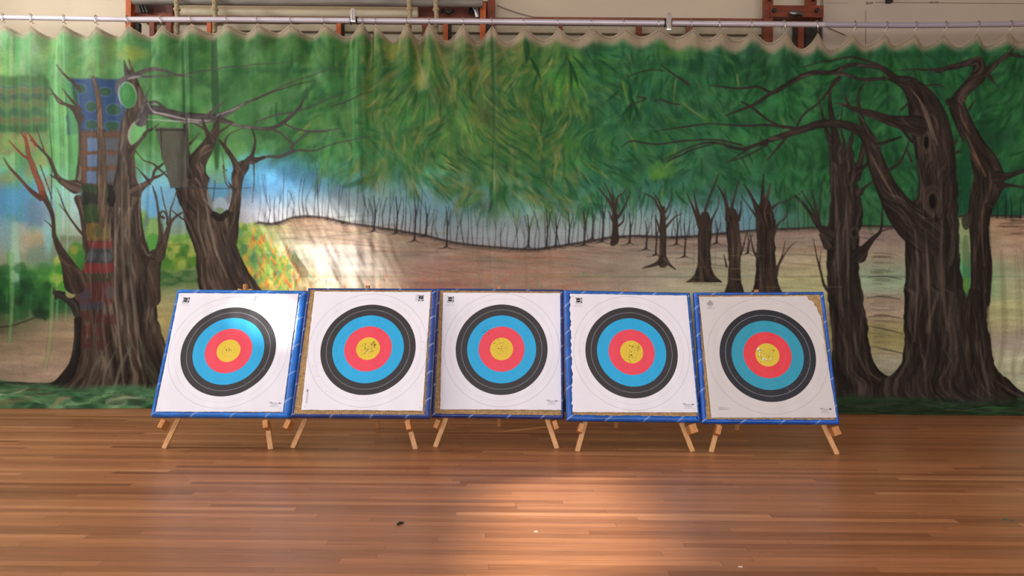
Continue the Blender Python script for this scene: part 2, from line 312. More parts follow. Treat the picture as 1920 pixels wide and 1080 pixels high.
def paint_backcloth():
    YY, XX = np.mgrid[0:PH, 0:PW].astype(np.float32)
    X = XX+PX0; Y = YY+PY0
    rs = np.random.RandomState(7)
    def blend(c, samples, sig=55.):
        num = np.zeros((PH//8+1, PW//8+1, 3), np.float32); den = np.zeros(num.shape[:2], np.float32)+1e-9
        gx = np.arange(num.shape[1])*8+PX0; gy = np.arange(num.shape[0])*8+PY0
        for (x, y, r, g, b) in samples:
            w = np.exp(-((gx[None]-x)**2/(1.8*sig**2)+(gy[:, None]-y)**2/(.35*sig**2)))+1e-6/(1+((gx[None]-x)/100)**2+((gy[:, None]-y)/40)**2)**2
            num += w[..., None]*np.array([r, g, b]); den += w
        num /= den[..., None]
        fy = YY/8; fx = XX/8
        y0 = fy.astype(int); x0 = fx.astype(int); ty = (fy-y0)[..., None]; tx = (fx-x0)[..., None]
        y1 = np.minimum(y0+1, num.shape[0]-1); x1 = np.minimum(x0+1, num.shape[1]-1)
        return (num[y0, x0]*(1-tx)+num[y0, x1]*tx)*(1-ty)+(num[y1, x0]*(1-tx)+num[y1, x1]*tx)*ty
    xs = [0, 150, 300, 450, 600, 750, 900, 1050, 1200, 1350, 1500, 1650, 1800, 1920]
    U = {75: [(104,138,106),(104,136,98),(85,128,80),(75,115,65),(85,120,60),(108,115,70),(125,130,88),(95,128,62),(62,118,78),(82,118,95),(70,112,85),(45,98,68),(42,98,68),(78,120,90)],
     130: [(98,118,92),(90,138,86),(80,122,72),(55,100,52),(62,108,55),(75,115,55),(98,120,62),(62,115,45),(52,105,60),(45,95,65),(38,90,52),(30,82,48),(28,80,48),(38,92,55)],
     200: [(62,105,60),(95,160,100),(80,142,80),(68,118,68),(60,118,68),(62,118,58),(98,125,62),(72,115,48),(52,110,72),(52,105,70),(42,100,55),(38,95,60),(32,90,50),(35,92,55)],
     260: [(85,125,70),(85,150,88),(90,150,92),(72,132,75),(62,122,74),(50,115,62),(95,130,62),(62,115,45),(50,115,72),(52,108,66),(38,98,55),(32,95,56),(28,85,52),(32,90,56)],
     305: [(95,140,100),(115,180,120),(92,150,95),(85,148,105),(60,125,80),(60,125,78),(80,130,66),(60,118,60),(50,112,75),(48,112,74),(42,100,60),(36,98,60),(20,78,50),(32,92,62)],
     342: [(70,125,160),(125,180,175),(100,155,185),(75,135,180),(72,135,165),(80,140,120),(78,132,110),(60,122,95),(55,118,100),(60,118,88),(46,108,70),(40,102,64),(20,78,50),(30,92,70)],
     378: [(72,130,165),(150,188,190),(105,158,190),(150,165,185),(160,168,172),(120,158,160),(88,142,135),(80,135,120),(82,138,140),(72,125,115),(55,112,76),(48,106,68),(25,82,55),(30,92,72)],
     410: [(85,135,150),(155,180,175),(115,155,160),(184,184,190),(178,174,176),(155,165,172),(130,152,152),(128,150,146),(130,150,150),(110,140,145),(60,112,78),(55,108,72),(22,78,52),(30,80,60)],
     445: [(120,140,140),(150,165,140),(130,150,110),(186,184,188),(170,170,172),(152,158,164),(148,154,162),(146,154,160),(142,152,156),(110,135,150),(62,112,80),(58,108,72),(22,70,48),(40,70,55)]}
    S = [(x,)+(y,)+c for y, row in U.items() for x, c in zip(xs, row)]
    S += [(-140,)+(y,)+row[0] for y, row in U.items()]+[(2050,)+(y,)+row[-1] for y, row in U.items()]
    S += [(500,325,75,140,190),(520,335,78,142,192),(560,345,95,150,190),(470,320,72,135,185),(700,385,140,168,175),(780,372,100,145,165),(820,380,95,145,165),(1420,405,95,140,165),(1400,380,80,130,150)]
    up = blend(None, S, 50.)
    G = [(-100,470,120,140,120),(0,470,130,140,115),(60,470,125,135,115),(0,540,30,72,42),(60,560,30,75,40),(110,520,75,135,60),(20,600,60,75,50),(70,620,150,132,108),(100,650,158,138,112),
     (30,680,160,142,118),(100,700,168,146,125),(0,720,150,135,118),(-100,650,150,135,110),(285,420,110,150,90),(285,460,120,165,70),(330,480,70,120,50),(320,520,50,95,42),(330,550,150,150,110),(300,600,160,150,100),
     (480,440,130,158,85),(500,480,110,145,80),(520,520,175,150,75),(490,520,120,140,85),(560,520,220,198,150),(560,430,168,138,112),(560,460,225,212,196),(620,440,160,135,115),(640,475,218,214,208),(600,520,228,215,185),(600,490,228,222,214),(660,510,215,208,200),(680,450,150,130,112),  # palest samples here paint the sun patch into the ground colour
     (720,480,165,148,130),(690,530,190,165,140),(780,450,142,122,105),(800,490,158,130,115),(820,525,170,125,108),(900,480,150,124,108),(930,520,160,128,110),(1000,485,155,125,108),(1030,520,160,130,110),
     (1100,470,142,125,110),(1120,510,150,130,112),(1180,460,132,118,105),(1190,500,145,135,118),(1250,470,125,115,108),(1290,450,132,120,110),(1290,500,145,140,120),(1340,520,140,138,112),(1400,450,128,118,110),
     (1400,500,145,142,120),(1500,450,125,112,104),(1500,490,150,138,112),(1500,530,150,150,112),(1660,445,128,112,105),(1660,480,138,130,112),(1660,520,125,145,120),(1660,580,142,128,110),(1660,630,132,126,85),(1660,690,138,135,115),
     (1880,430,150,118,98),(1890,460,152,135,115),(1890,520,146,145,115),(1890,600,150,150,110),(1890,680,160,162,135),(1915,640,150,140,130),(2000,520,140,135,115),(2000,680,150,145,120),(1810,440,110,140,95),(1812,520,75,145,95)]
    lo = blend(None, G, 42.)
    hx = [-160,0,300,430,480,510,530,550,575,610,650,700,750,800,850,900,960,1000,1050,1100,1150,1200,1250,1300,1350,1400,1440,1500,1560,1620,1680,1780,1800,1860,1920,2080]
    hy = [440,440,445,425,416,420,415,408,405,408,418,425,433,442,455,461,466,468,461,453,444,442,445,443,438,433,430,428,425,423,425,410,405,404,405,408]
    HL = np.interp(X[0], hx, hy)[None]
    # mottling of the paint
    n1 = fbm(X/95, Y/60, 11); n2 = fbm(X/38, Y/28, 21); n3 = fbm(X/9, Y/22, 31)
    fol = sm(360, 300, Y + 30*np.sin(X/90)-40*((X>600)&(X<1500)))
    up = up*(1+((n1-.5)*.7+(n2-.5)*.55+(n3-.5)*.25)[..., None]*(.35+.65*fol[..., None]))
    up[..., 1] += (n2-.5)*18*fol
    lo = lo*(1+((fbm(X/140, Y/14, 41)-.5)*.35+(fbm(X/30, Y/5, 51)-.5)*.18)[..., None])
    lo = lo*(1+.24*sm(900, 1350, X))[..., None]; sk = sm(330, 420, Y)*(1+0*X); up = up*(1+.12*sk*sm(800, 1300, X)*sm(1500, 1400, X))[..., None]  # ground and sky pigment lightened rightward to offset light fall-off
    m = sm(-1.5, 1.5, Y-HL)[..., None]
    C = up*(1-m)+lo*m
    def curve(p, step=3.):
        p = np.array(p, float)
        if len(p) == 2: q = p
        out = []
        e = np.vstack([2*p[0]-p[1], p, 2*p[-1]-p[-2]])
        for i in range(len(p)-1):
            a, b, c, d = e[i:i+4]
            n = max(2, int(np.hypot(*(c-b)[:2])/step))
            t = np.linspace(0, 1, n, endpoint=False)[:, None]
            out.append(.5*((2*b)+(c-a)*t+(2*a-5*b+4*c-d)*t*t+(-a+3*b-3*c+d)*t**3))
        out.append(p[-1:]); return np.vstack(out)
    def chain(q, soft):
        """distance field of a tapering stroke -> window, coverage, cross position, length position"""
        r = np.maximum(q[:, 2]/2, .35)
        x0 = int(max(0, np.min(q[:, 0]-r)-3-PX0)); x1 = int(min(PW, np.max(q[:, 0]+r)+4-PX0))
        y0 = int(max(0, np.min(q[:, 1]-r)-3-PY0)); y1 = int(min(PH, np.max(q[:, 1]+r)+4-PY0))
        if x1 <= x0 or y1 <= y0: return None
        best = np.full((y1-y0, x1-x0), 1e9, np.float32); S_ = np.zeros_like(best); T_ = np.zeros_like(best)
        L = 0.
        for i in range(len(q)-1):
            a, b = q[i], q[i+1]; ra, rb = r[i], r[i+1]; R = max(ra, rb)+2
            u0 = int(max(x0, min(a[0], b[0])-R-PX0)); u1 = int(min(x1, max(a[0], b[0])+R+2-PX0))
            v0 = int(max(y0, min(a[1], b[1])-R-PY0)); v1 = int(min(y1, max(a[1], b[1])+R+2-PY0))
            d = b[:2]-a[:2]; l = max(np.hypot(*d), 1e-6)
            if u1 > u0 and v1 > v0:
                gx = X[v0:v1, u0:u1]-a[0]; gy = Y[v0:v1, u0:u1]-a[1]
                t = np.clip((gx*d[0]+gy*d[1])/(l*l), 0, 1)
                dist = np.hypot(gx-t*d[0], gy-t*d[1]); rr = ra+(rb-ra)*t
                k = dist-rr
                w = (slice(v0-y0, v1-y0), slice(u0-x0, u1-x0))
                up_ = k < best[w]
                best[w] = np.where(up_, k, best[w])
                cr = (gx*d[1]-gy*d[0])/l/np.maximum(rr, .5)
                S_[w] = np.where(up_, cr, S_[w]); T_[w] = np.where(up_, L+t*l, T_[w])
            L += l
        return (slice(y0, y1), slice(x0, x1)), np.clip(.5-best/soft, 0, 1), S_, T_
    cnt = [0]
    def limb(pts, col=(50,42,36), hi=(128,118,104), tex=.5, soft=1.4, alpha=1., ragged=0):
        q = curve(pts)
        cnt[0] += 1
        if ragged: q[:, 2] *= 1+ragged*(fbm(np.arange(len(q))*.35, np.zeros(len(q))+cnt[0]*7.3, 5)-.5)
        res = chain(q, soft)
        if res is None: return
        w, cov, s, t = res
        wid = float(np.mean(q[:, 2])); Rr = np.interp(t.ravel(), np.linspace(0, t.max()+1e-6, len(q)), q[:, 2]/2).reshape(t.shape)
        c = np.array(col, np.float32)[None, None]*np.ones(cov.shape+(3,), np.float32)
        if wid > 5:
            a = s*Rr
            st = fbm(a/4.5+9*vnoise(a/30, t/60, 3+cnt[0]), t/46+cnt[0]*3.1, 60+cnt[0] % 9, 3)
            st2 = fbm(a/2.0, t/22+cnt[0], 80+cnt[0] % 7, 2)
            big = fbm(a/16, t/90+cnt[0]*1.7, 90, 2)
            edge = np.clip(np.abs(s), 0, 1)**5
            k = 1+tex*((st-.5)*1.5+(st2-.5)*.9+(big-.5)*.9)-.4*edge
            c = c*k[..., None]
            hm = (sm(.60, .80, st)*.55+sm(.66, .85, st2)*.25)*(1-edge)*tex*1.6
            c = c*(1-hm[..., None])+np.array(hi, np.float32)*hm[..., None]
        A = (cov*alpha)[..., None]
        C[w] = C[w]*(1-A)+c*A
    def trunk(rows, col=(50,42,36), hi=(128,118,104), tex=.5, soft=1.5, alpha=1., wid=90., wob=3., top=False):
        cnt[0] += 1
        r = np.array(rows, float); y0, y1 = int(r[0, 0]), int(r[-1, 0])
        a_ = slice(max(0, y0-PY0), min(PH, y1-PY0)); xa = int(max(0, r[:, 1].min()-8-PX0)); xb = int(min(PW, r[:, 2].max()+8-PX0)); b_ = slice(xa, xb)
        yy = Y[a_, b_]; xx = X[a_, b_]; yl = yy[:, 0]
        def sp(k):
            v = np.interp(yl, r[:, 0], r[:, k]); n = 5; pad = np.pad(v, n//2, mode='edge')
            return np.convolve(pad, np.ones(n)/n, 'valid')[:, None]
        xl = sp(1)+wob*(fbm(yy/17, yy*0+cnt[0], 33, 2)-.5)*2; xr = sp(2)+wob*(fbm(yy/15, yy*0+cnt[0]+50, 34, 2)-.5)*2
        cov = np.clip((xx-xl)/soft+.5, 0, 1)*np.clip((xr-xx)/soft+.5, 0, 1)*(sm(0, 14, yy-y0) if top else 1)
        s = (xx-(xl+xr)/2)/np.maximum((xr-xl)/2, 1); hw = np.sqrt(np.maximum((xr-xl)/2, 1)*wid/2)
        a = s*hw; t = yy*1.
        st = fbm(a/5+5*vnoise(a/40, t/90, 3+cnt[0]), t/60+cnt[0]*3.1, 60+cnt[0] % 9, 3)
        st2 = fbm(a/2.2+3*vnoise(a/30, t/40, 8), t/30+cnt[0], 80+cnt[0] % 7, 2)
        big = fbm(a/15+2*vnoise(a/30, t/80, 5), t/120+cnt[0]*1.7, 90, 2)
        edge = np.clip(np.abs(s), 0, 1)**7
        k = 1+tex*((st-.5)*1.7+(st2-.5)*.9+(big-.5)*1.5)-.4*edge
        c = np.array(col, np.float32)*k[..., None]
        hm = (sm(.58, .80, st)*.6+sm(.64, .85, st2)*.25)*(1-edge)*tex*1.6
        c = c*(1-hm[..., None])+np.array(hi, np.float32)*hm[..., None]
        A = (cov*alpha)[..., None]; C[a_, b_] = C[a_, b_]*(1-A)+c*A
    def soften(sig, y1, mask=1.):
        k = np.exp(-np.arange(-5, 6)**2/(2*sig*sig)); k /= k.sum(); n = y1-PY0
        D_ = C[:n].copy(); E_ = np.zeros_like(D_)
        for i, w_ in zip(range(-5, 6), k): E_ += w_*np.roll(D_, i, 0)
        D_ = np.zeros_like(E_)
        for i, w_ in zip(range(-5, 6), k): D_ += w_*np.roll(E_, i, 1)
        C[:n] = C[:n]*(1-mask)+D_*mask
    def stroke(x, y, ang, ln, wd, bend, col, alpha, soft=2.2):
        t = np.linspace(0, 1, 7); an = ang+bend*(t-.5)
        px = x+np.concatenate([[0], np.cumsum(np.cos(an[1:])*ln/6)]); py = y+np.concatenate([[0], np.cumsum(np.sin(an[1:])*ln/6)])
        res = chain(np.stack([px, py, wd*np.sin(np.pi*(.12+.86*t))], 1), soft)
        if res is None: return
        w, cov, s, tt = res
        A = (cov*alpha)[..., None]
        C[w] = C[w]*(1-A)+np.array(col, np.float32)*A
    def blob(x, y, rx, ry, col, alpha=1., soft=.35, rag=0., ang=0.):
        R = max(rx, ry)*(1+soft+rag)+3
        u0 = int(max(0, x-R-PX0)); u1 = int(min(PW, x+R-PX0)); v0 = int(max(0, y-R-PY0)); v1 = int(min(PH, y+R-PY0))
        if u1 <= u0 or v1 <= v0: return
        gx = X[v0:v1, u0:u1]-x; gy = Y[v0:v1, u0:u1]-y
        c_, s_ = math.cos(ang), math.sin(ang)
        d = np.hypot((gx*c_+gy*s_)/rx, (-gx*s_+gy*c_)/ry)
        if rag: d = d+rag*(fbm(X[v0:v1, u0:u1]/14, Y[v0:v1, u0:u1]/14, 17)-.5)*2
        A = (sm(1+soft/2, 1-soft/2, d)*alpha)[..., None]
        C[v0:v1, u0:u1] = C[v0:v1, u0:u1]*(1-A)+np.array(col, np.float32)*A
    def rect(x0, y0, x1, y1, col, alpha=1., soft=2.5, wob=2.):
        a = slice(int(max(0, y0-6-PY0)), int(min(PH, y1+6-PY0))); b = slice(int(max(0, x0-6-PX0)), int(min(PW, x1+6-PX0)))
        wx = X[a, b]+wob*(vnoise(Y[a, b]/13, X[a, b]/40, 77)-.5)*2; wy = Y[a, b]+wob*(vnoise(X[a, b]/13, Y[a, b]/40, 78)-.5)*2
        m_ = sm(x0-soft, x0+soft, wx)*sm(x1+soft, x1-soft, wx)*sm(y0-soft, y0+soft, wy)*sm(y1+soft, y1-soft, wy)*alpha
        C[a, b] = C[a, b]*(1-m_[..., None])+np.array(col, np.float32)*m_[..., None]

    # ---- washes of foliage colour, then leaves
    fx = [-160,0,100,200,330,450,560,640,720,820,920,1000,1080,1180,1260,1340,1420,1500,1600,1700,1800,1920,2080]
    fb = [330,330,300,300,300,275,300,325,345,360,385,400,395,375,370,345,350,395,400,390,380,380,380]
    def tone(x):
        if x < 430: return [(58,110,58),(120,165,100),(80,140,78),(45,90,50),(130,150,70)]
        if x < 640: return [(30,88,45),(60,125,70),(110,160,105),(28,75,42),(90,140,60)]
        if x < 1080: return [(28,88,40),(58,108,42),(112,126,68),(128,130,80),(20,68,36),(45,112,62),(120,122,58),(32,92,52)]
        if x < 1350: return [(22,82,48),(52,122,78),(85,140,95),(18,66,40),(60,115,40),(30,100,70)]
        return [(20,72,42),(48,118,66),(75,135,85),(14,56,34),(40,110,45)]
    for i in range(700):
        x = rs.uniform(-150, 2060); bot = np.interp(x, fx, fb); y = rs.uniform(60, bot-8)
        tn = tone(x); blob(x, y, rs.uniform(7, 20), rs.uniform(16, 44), tn[rs.randint(len(tn))], rs.uniform(.12, .38), .9, .35, rs.uniform(-.7, .7))
    for i in range(420):
        x = rs.uniform(255, 660); y = rs.uniform(62, 285)
        blob(x, y, rs.uniform(5, 16), rs.uniform(8, 30), [(34,84,42),(28,72,36),(52,104,54),(44,96,46),(92,136,88),(70,122,62)][rs.randint(6)], rs.uniform(.15, .5), .9, .4, rs.uniform(-.7, .7))
    for i in range(160):
        x = rs.uniform(-150, 290); y = rs.uniform(62, 330)
        blob(x, y, rs.uniform(5, 14), rs.uniform(10, 34), [(60,104,58),(98,128,98),(84,140,84),(120,160,112)][rs.randint(4)], rs.uniform(.12, .35), .9, .4, rs.uniform(-.4, .4))
    for i in range(260):
        x = rs.uniform(1080, 2060); y = rs.uniform(70, 385)
        blob(x, y, rs.uniform(5, 14), rs.uniform(10, 34), [(18,64,38),(24,78,46),(66,126,88),(14,54,32),(52,112,72)][rs.randint(5)], rs.uniform(.15, .45), .9, .4, rs.uniform(-.8, .8))
    def adir(x, y): return math.pi/2+2.6*(float(vnoise(np.array(x/75.+50), np.array(y/60.), 91))-.5)
    for i in range(1900):                 # leaf sprays
        x = rs.uniform(-150, 2060)
        if x < 560 and rs.rand() < .72: continue
        bot = np.interp(x, fx, fb)+rs.uniform(-10, 14); y = rs.uniform(62, bot)
        tn = tone(x); base = adir(x, y)+rs.uniform(-.3, .3); n = rs.randint(3, 8)
        al = rs.uniform(.25, .6) if x > 560 else rs.uniform(.12, .3)
        for k in range(n):
            a = base+(k-(n-1)/2)*rs.uniform(.16, .34)
            stroke(x+rs.uniform(-9, 9), y+rs.uniform(-9, 7), a, rs.uniform(14, 44), rs.uniform(3.5, 9), rs.uniform(-.8, .8), tn[rs.randint(len(tn))], al*rs.uniform(.5, 1), 3.5)
    soften(1.7, 520)
    for i in range(520):                  # dark fine leaves and bright yellow ones in the middle
        x = rs.normal(960, 170); y = rs.uniform(90, np.interp(x, fx, fb)-6)
        c = [(14,62,30),(18,78,42),(128,142,56),(150,144,84),(22,92,60),(84,128,50),(16,66,34)][rs.randint(7)]
        stroke(x, y, adir(x, y)+rs.uniform(-.25, .25), rs.uniform(18, 56), rs.uniform(2, 5), rs.uniform(-.7, .7), c, rs.uniform(.25, .6), 3)
    for i in range(420):
        x = rs.uniform(1060, 2040); y = rs.uniform(90, np.interp(x, fx, fb)-10)
        stroke(x, y, adir(x, y)+rs.uniform(-.4, .4), rs.uniform(16, 40), rs.uniform(3, 6), rs.uniform(-.9, .9), (15,66,38), rs.uniform(.3, .65), 3)
    for x, y, a, l, w_ in [(1188,190,2.25,38,7),(1186,186,1.75,42,7),(1184,188,1.2,36,7),(1180,160,1.5,34,9),(1160,170,2.4,30,6),(1065,110,1.2,60,6),(1075,105,.9,50,5),(1068,115,1.5,55,6),(985,70,1.5,50,12),(995,110,1.1,45,7)]:
        stroke(x, y, a, l, w_, .3, (16,64,34), .8)
    for x, y, rx, ry, c in [(1240,320,26,14,(95,150,60)),(1060,70,22,12,(110,140,60)),(1265,90,40,20,(80,130,60)),(735,95,14,16,(150,150,70)),(790,150,14,18,(160,160,90)),(1230,330,16,9,(90,150,55)),(400,310,26,20,(110,165,90)),(455,210,28,30,(60,115,60)),(440,280,22,18,(100,150,80)),(245,100,26,14,(128,140,55))]:
        blob(x, y, rx, ry, c, .6, .9, .4)
    # soft vertical streaks on the left bays, and cream hem along the top
    for x, w_, c in [(12,4,(70,170,80)),(32,4,(70,160,80)),(56,4,(80,165,85)),(92,5,(60,150,80)),(122,6,(120,185,120)),(184,4,(80,175,80)),(22,9,(130,180,120)),(105,10,(110,180,120)),(228,3,(70,140,80))]:
        limb([(x+2,60,w_*.7),(x,170,w_),(x+2,280,w_*1.3),(x+4,430,w_),(x,600,w_*.5)], c, alpha=.5, tex=0, soft=5)
    for x, w_, c in [(342,5,(18,60,30)),(270,2,(70,110,70)),(401,12,(40,80,45)),(402,12,(30,62,34)),(660,9,(70,140,80)),(674,7,(30,85,50)),(925,3,(30,90,50)),(1588,4,(20,80,50))]:
        limb([(x-3,66,w_*.7),(x,150,w_),(x+3,260,w_*.8),(x+4,330,w_*.3)], c, alpha=.55, tex=0, soft=4)
    for y, x0, x1 in [(124,980,1500),(131,400,680),(118,1060,1360),(236,1100,1330),(90,1050,1350),(100,1600,1900)]:  # crease shade painted as thin dark green bands
        limb([(x0,y,3),((x0+x1)/2,y+1,7),(x1,y,3)], (24,80,50), alpha=.35, tex=0, soft=6)
    for x0, y0, x1, y1, w_, c in [(704,50,688,150,7,(150,150,104)),(708,50,722,130,6,(36,92,50)),(706,60,700,110,5,(120,150,80)),(765,50,760,130,6,(132,140,80)),(770,52,800,170,8,(158,146,108)),(766,56,774,140,6,(34,96,50)),(808,52,830,120,8,(140,146,84)),(806,60,818,150,5,(30,84,44)),(812,60,850,170,6,(150,140,100)),(870,52,868,130,7,(100,126,74)),(880,60,905,150,6,(140,132,98)),(924,52,925,170,7,(44,90,50)),(930,60,960,130,6,(120,124,90)),(984,60,984,120,6,(30,92,44)),(990,62,1010,130,5,(34,96,56)),(672,48,664,200,9,(84,146,66)),(660,60,645,170,6,(110,140,60)),(1047,64,1044,130,6,(96,136,50)),(1110,70,1116,130,8,(28,70,50)),(1352,80,1340,150,6,(26,76,52)),(1409,74,1400,140,12,(24,76,52)),(1471,80,1468,140,5,(24,74,46))]:  # highlights and shade of the cloth folds painted as cream and dark streaks
        limb([(x0,y0,w_*.5),((x0+x1)/2,(y0+y1)/2,w_),(x1,y1,1)], c, alpha=.5, tex=0, soft=5)
    # ---- far left bay: coloured bands showing through from behind the cloth, painted in
    for i, (y0, y1, c) in enumerate([(143,160,(46,76,40)),(160,166,(38,62,60)),(166,176,(78,66,42)),(176,190,(46,58,50)),(190,204,(74,80,46)),(204,219,(36,68,48)),(219,231,(80,72,46)),(231,247,(32,68,38)),(247,262,(104,84,56)),(262,290,(110,104,64))]):
        rect(-160, y0, 90, y1, c, .78 if i < 8 else .55, 4.5, 5)
    for x in (14, 36, 58, 80): limb([(x,140,7),(x+1,250,8)], (66,118,56), alpha=.4, tex=0, soft=6)
    for i in range(46):
        x = rs.uniform(-150, 88); y = rs.uniform(255, 345); blob(x, y, rs.uniform(6, 16), rs.uniform(8, 22), [(110,150,80),(130,120,70),(80,140,90),(130,110,80)][rs.randint(4)], .45, .8, .4)
    rect(-160, 345, 72, 420, (70,120,158), .45, 12); rect(50, 375, 100, 425, (95,110,140), .5, 6)
    for x, y, rx, ry, c in [(25,380,12,26,(75,140,185)),(40,450,22,28,(160,158,140)),(65,450,18,20,(165,150,120)),(10,440,20,30,(115,150,160)),(75,480,26,22,(105,130,115)),(90,440,10,36,(130,180,185)),(28,500,9,70,(150,195,170))]: blob(x, y, rx, ry, c, .7, .8, .3)
    for i in range(60):
        x = rs.uniform(-150, 104); y = rs.uniform(505, 590)+min(0, (90-x))*.1; blob(x, y, rs.uniform(8, 20), rs.uniform(8, 16), [(20,62,34),(34,88,42),(50,110,50),(24,50,30)][rs.randint(4)], .6, .6, .5)
    for i in range(26): blob(rs.uniform(98, 132), rs.uniform(488, 540), rs.uniform(5, 13), rs.uniform(5, 12), [(80,150,55),(50,120,45),(150,170,80)][rs.randint(3)], .6, .6, .4)
    limb([(-160,618,3),(0,613,3),(45,603,3),(90,585,2)], (45,48,34), tex=0, alpha=.8)
    limb([(20,480,10),(22,560,10),(18,640,6)], (110,170,100), alpha=.5, tex=0, soft=6); limb([(98,540,8),(92,640,8),(84,690,4)], (140,165,110), alpha=.5, tex=0, soft=6)
    # bushes around the left trunks
    for i in range(50): blob(rs.uniform(265, 296), rs.uniform(400, 475), rs.uniform(5, 10), rs.uniform(6, 14), [(90,150,60),(60,135,50),(130,165,80)][rs.randint(3)], .6, .6, .3)
    for i in range(90): blob(rs.uniform(298, 366), rs.uniform(456, 505), rs.uniform(5, 12), rs.uniform(5, 11), [(70,120,45),(120,145,50),(40,90,35),(150,165,80),(60,110,40)][rs.randint(5)], .65, .6, .4)
    for i in range(24): blob(rs.uniform(296, 372), rs.uniform(505, 530), rs.uniform(9, 18), rs.uniform(3, 7), [(38,78,38),(60,100,50),(110,130,90)][rs.randint(3)], .5, .6, .4)
    for i in range(230):
        t = rs.rand(); x = 432+t*112; y = rs.uniform(402+t*95, 545); c = [(125,160,70),(90,140,60),(165,175,80),(70,115,80),(205,150,60),(100,150,90)][rs.randint(6)]
        blob(x, y, rs.uniform(3, 9), rs.uniform(4, 11), c, .6, .6, .4)
    for i in range(110):
        t = rs.rand(); x = 470+t*95; y = rs.uniform(430+t*60, 548); stroke(x, y, -math.pi/2+rs.uniform(-.7, .7), rs.uniform(8, 22), rs.uniform(2, 4), 0, [(210,110,45),(230,160,60),(90,150,60),(190,80,40)][rs.randint(4)], .65)
    for i in range(60): stroke(rs.uniform(560, 1100), rs.uniform(516, 550), -math.pi/2+rs.uniform(-.8, .8), rs.uniform(5, 14), rs.uniform(1.5, 3), 0, [(215,100,60),(90,150,110),(200,85,60)][rs.randint(3)], .5)
    # ---- hillside: shore line and long dry-brush strokes
    for i in range(420):
        x = rs.uniform(480, 1560); h = np.interp(x, hx, hy); y = h+abs(rs.normal(0, 30))
        stroke(x, y, rs.uniform(-.12, .16), rs.uniform(30, 110), rs.uniform(1, 2.6), .1, [(95,78,66),(178,120,92),(190,170,150),(140,150,110),(110,98,88)][rs.randint(5)], rs.uniform(.18, .45))
    for i in range(50): stroke(rs.uniform(800, 1060), rs.uniform(470, 530), rs.uniform(-.1, .1), rs.uniform(30, 90), 4, .1, (190,115,90), .13)
    q = [(x, float(np.interp(x, hx, hy)), 3.4) for x in range(484, 1930, 22)]
    limb(q, (34,28,28), tex=0, soft=2.6, alpha=.85); limb([(a, b+3, 5) for a, b, c in q], (70,58,52), tex=0, soft=7, alpha=.5)
    x = 484.
    while x < 1560:                       # the far row of thin bare saplings
        h = float(np.interp(x, hx, hy)); H_ = rs.uniform(40, 92) if x < 1200 else rs.uniform(30, 75); w0 = rs.uniform(1.2, 2.3)
        dx = rs.normal(0, 4); mx = x+rs.normal(0, 2.5)
        limb([(x, h+2, w0+.8), (x-.3, h-4, w0), (mx, h-H_*.5, w0*.7), (x+dx, h-H_, .6)], (48,44,44), tex=0, soft=1.6, alpha=rs.uniform(.5, .85))
        if rs.rand() < .5:
            s_ = 1 if rs.rand() < .5 else -1
            limb([(mx, h-H_*.42, w0*.7), (mx+s_*5, h-H_*.7, 1), (mx+s_*9, h-H_*1.0, .5)], (52,48,48), tex=0, soft=1.6, alpha=.7)
        if rs.rand() < .35: limb([(x-8, h+4, .8), (x, h+1, 2), (x+8, h+4, .8)], (44,38,36), tex=0, soft=2, alpha=.7)
        x += rs.uniform(6.5, 13.5)
    for x, b, h_ in [(701,432,65),(743,436,68),(777,450,90),(837,462,75),(798,440,60),(990,462,60),(1025,463,70),(1042,460,60),(1066,457,60),(1129,452,85),(1095,458,70),(1110,447,60),(1211,466,52),(1283,480,60),(1268,457,60),(1180,455,55),(1229,477,70),(1343,455,40),(1402,474,38)]:
        limb([(x-6,b+3,.8),(x,b,4),(x+.5,b-8,3),(x+2,b-h_*.5,2.2),(x-1,b-h_,1)], (36,32,32), tex=0, soft=1.5)
        limb([(x+1,b-h_*.4,2),(x+5,b-h_*.65,1.4),(x+9,b-h_*.95,.7)], (40,36,36), tex=0, soft=1.5)
        limb([(x-16,b+5,.7),(x-6,b+3,1.6),(x,b,3),(x+8,b+4,1),(x+18,b+5,.6)], (48,40,38), tex=0, soft=2, alpha=.7)
    # ---- middle distance trees on the right
    D = (58,46,38); H2 = (110,98,86)
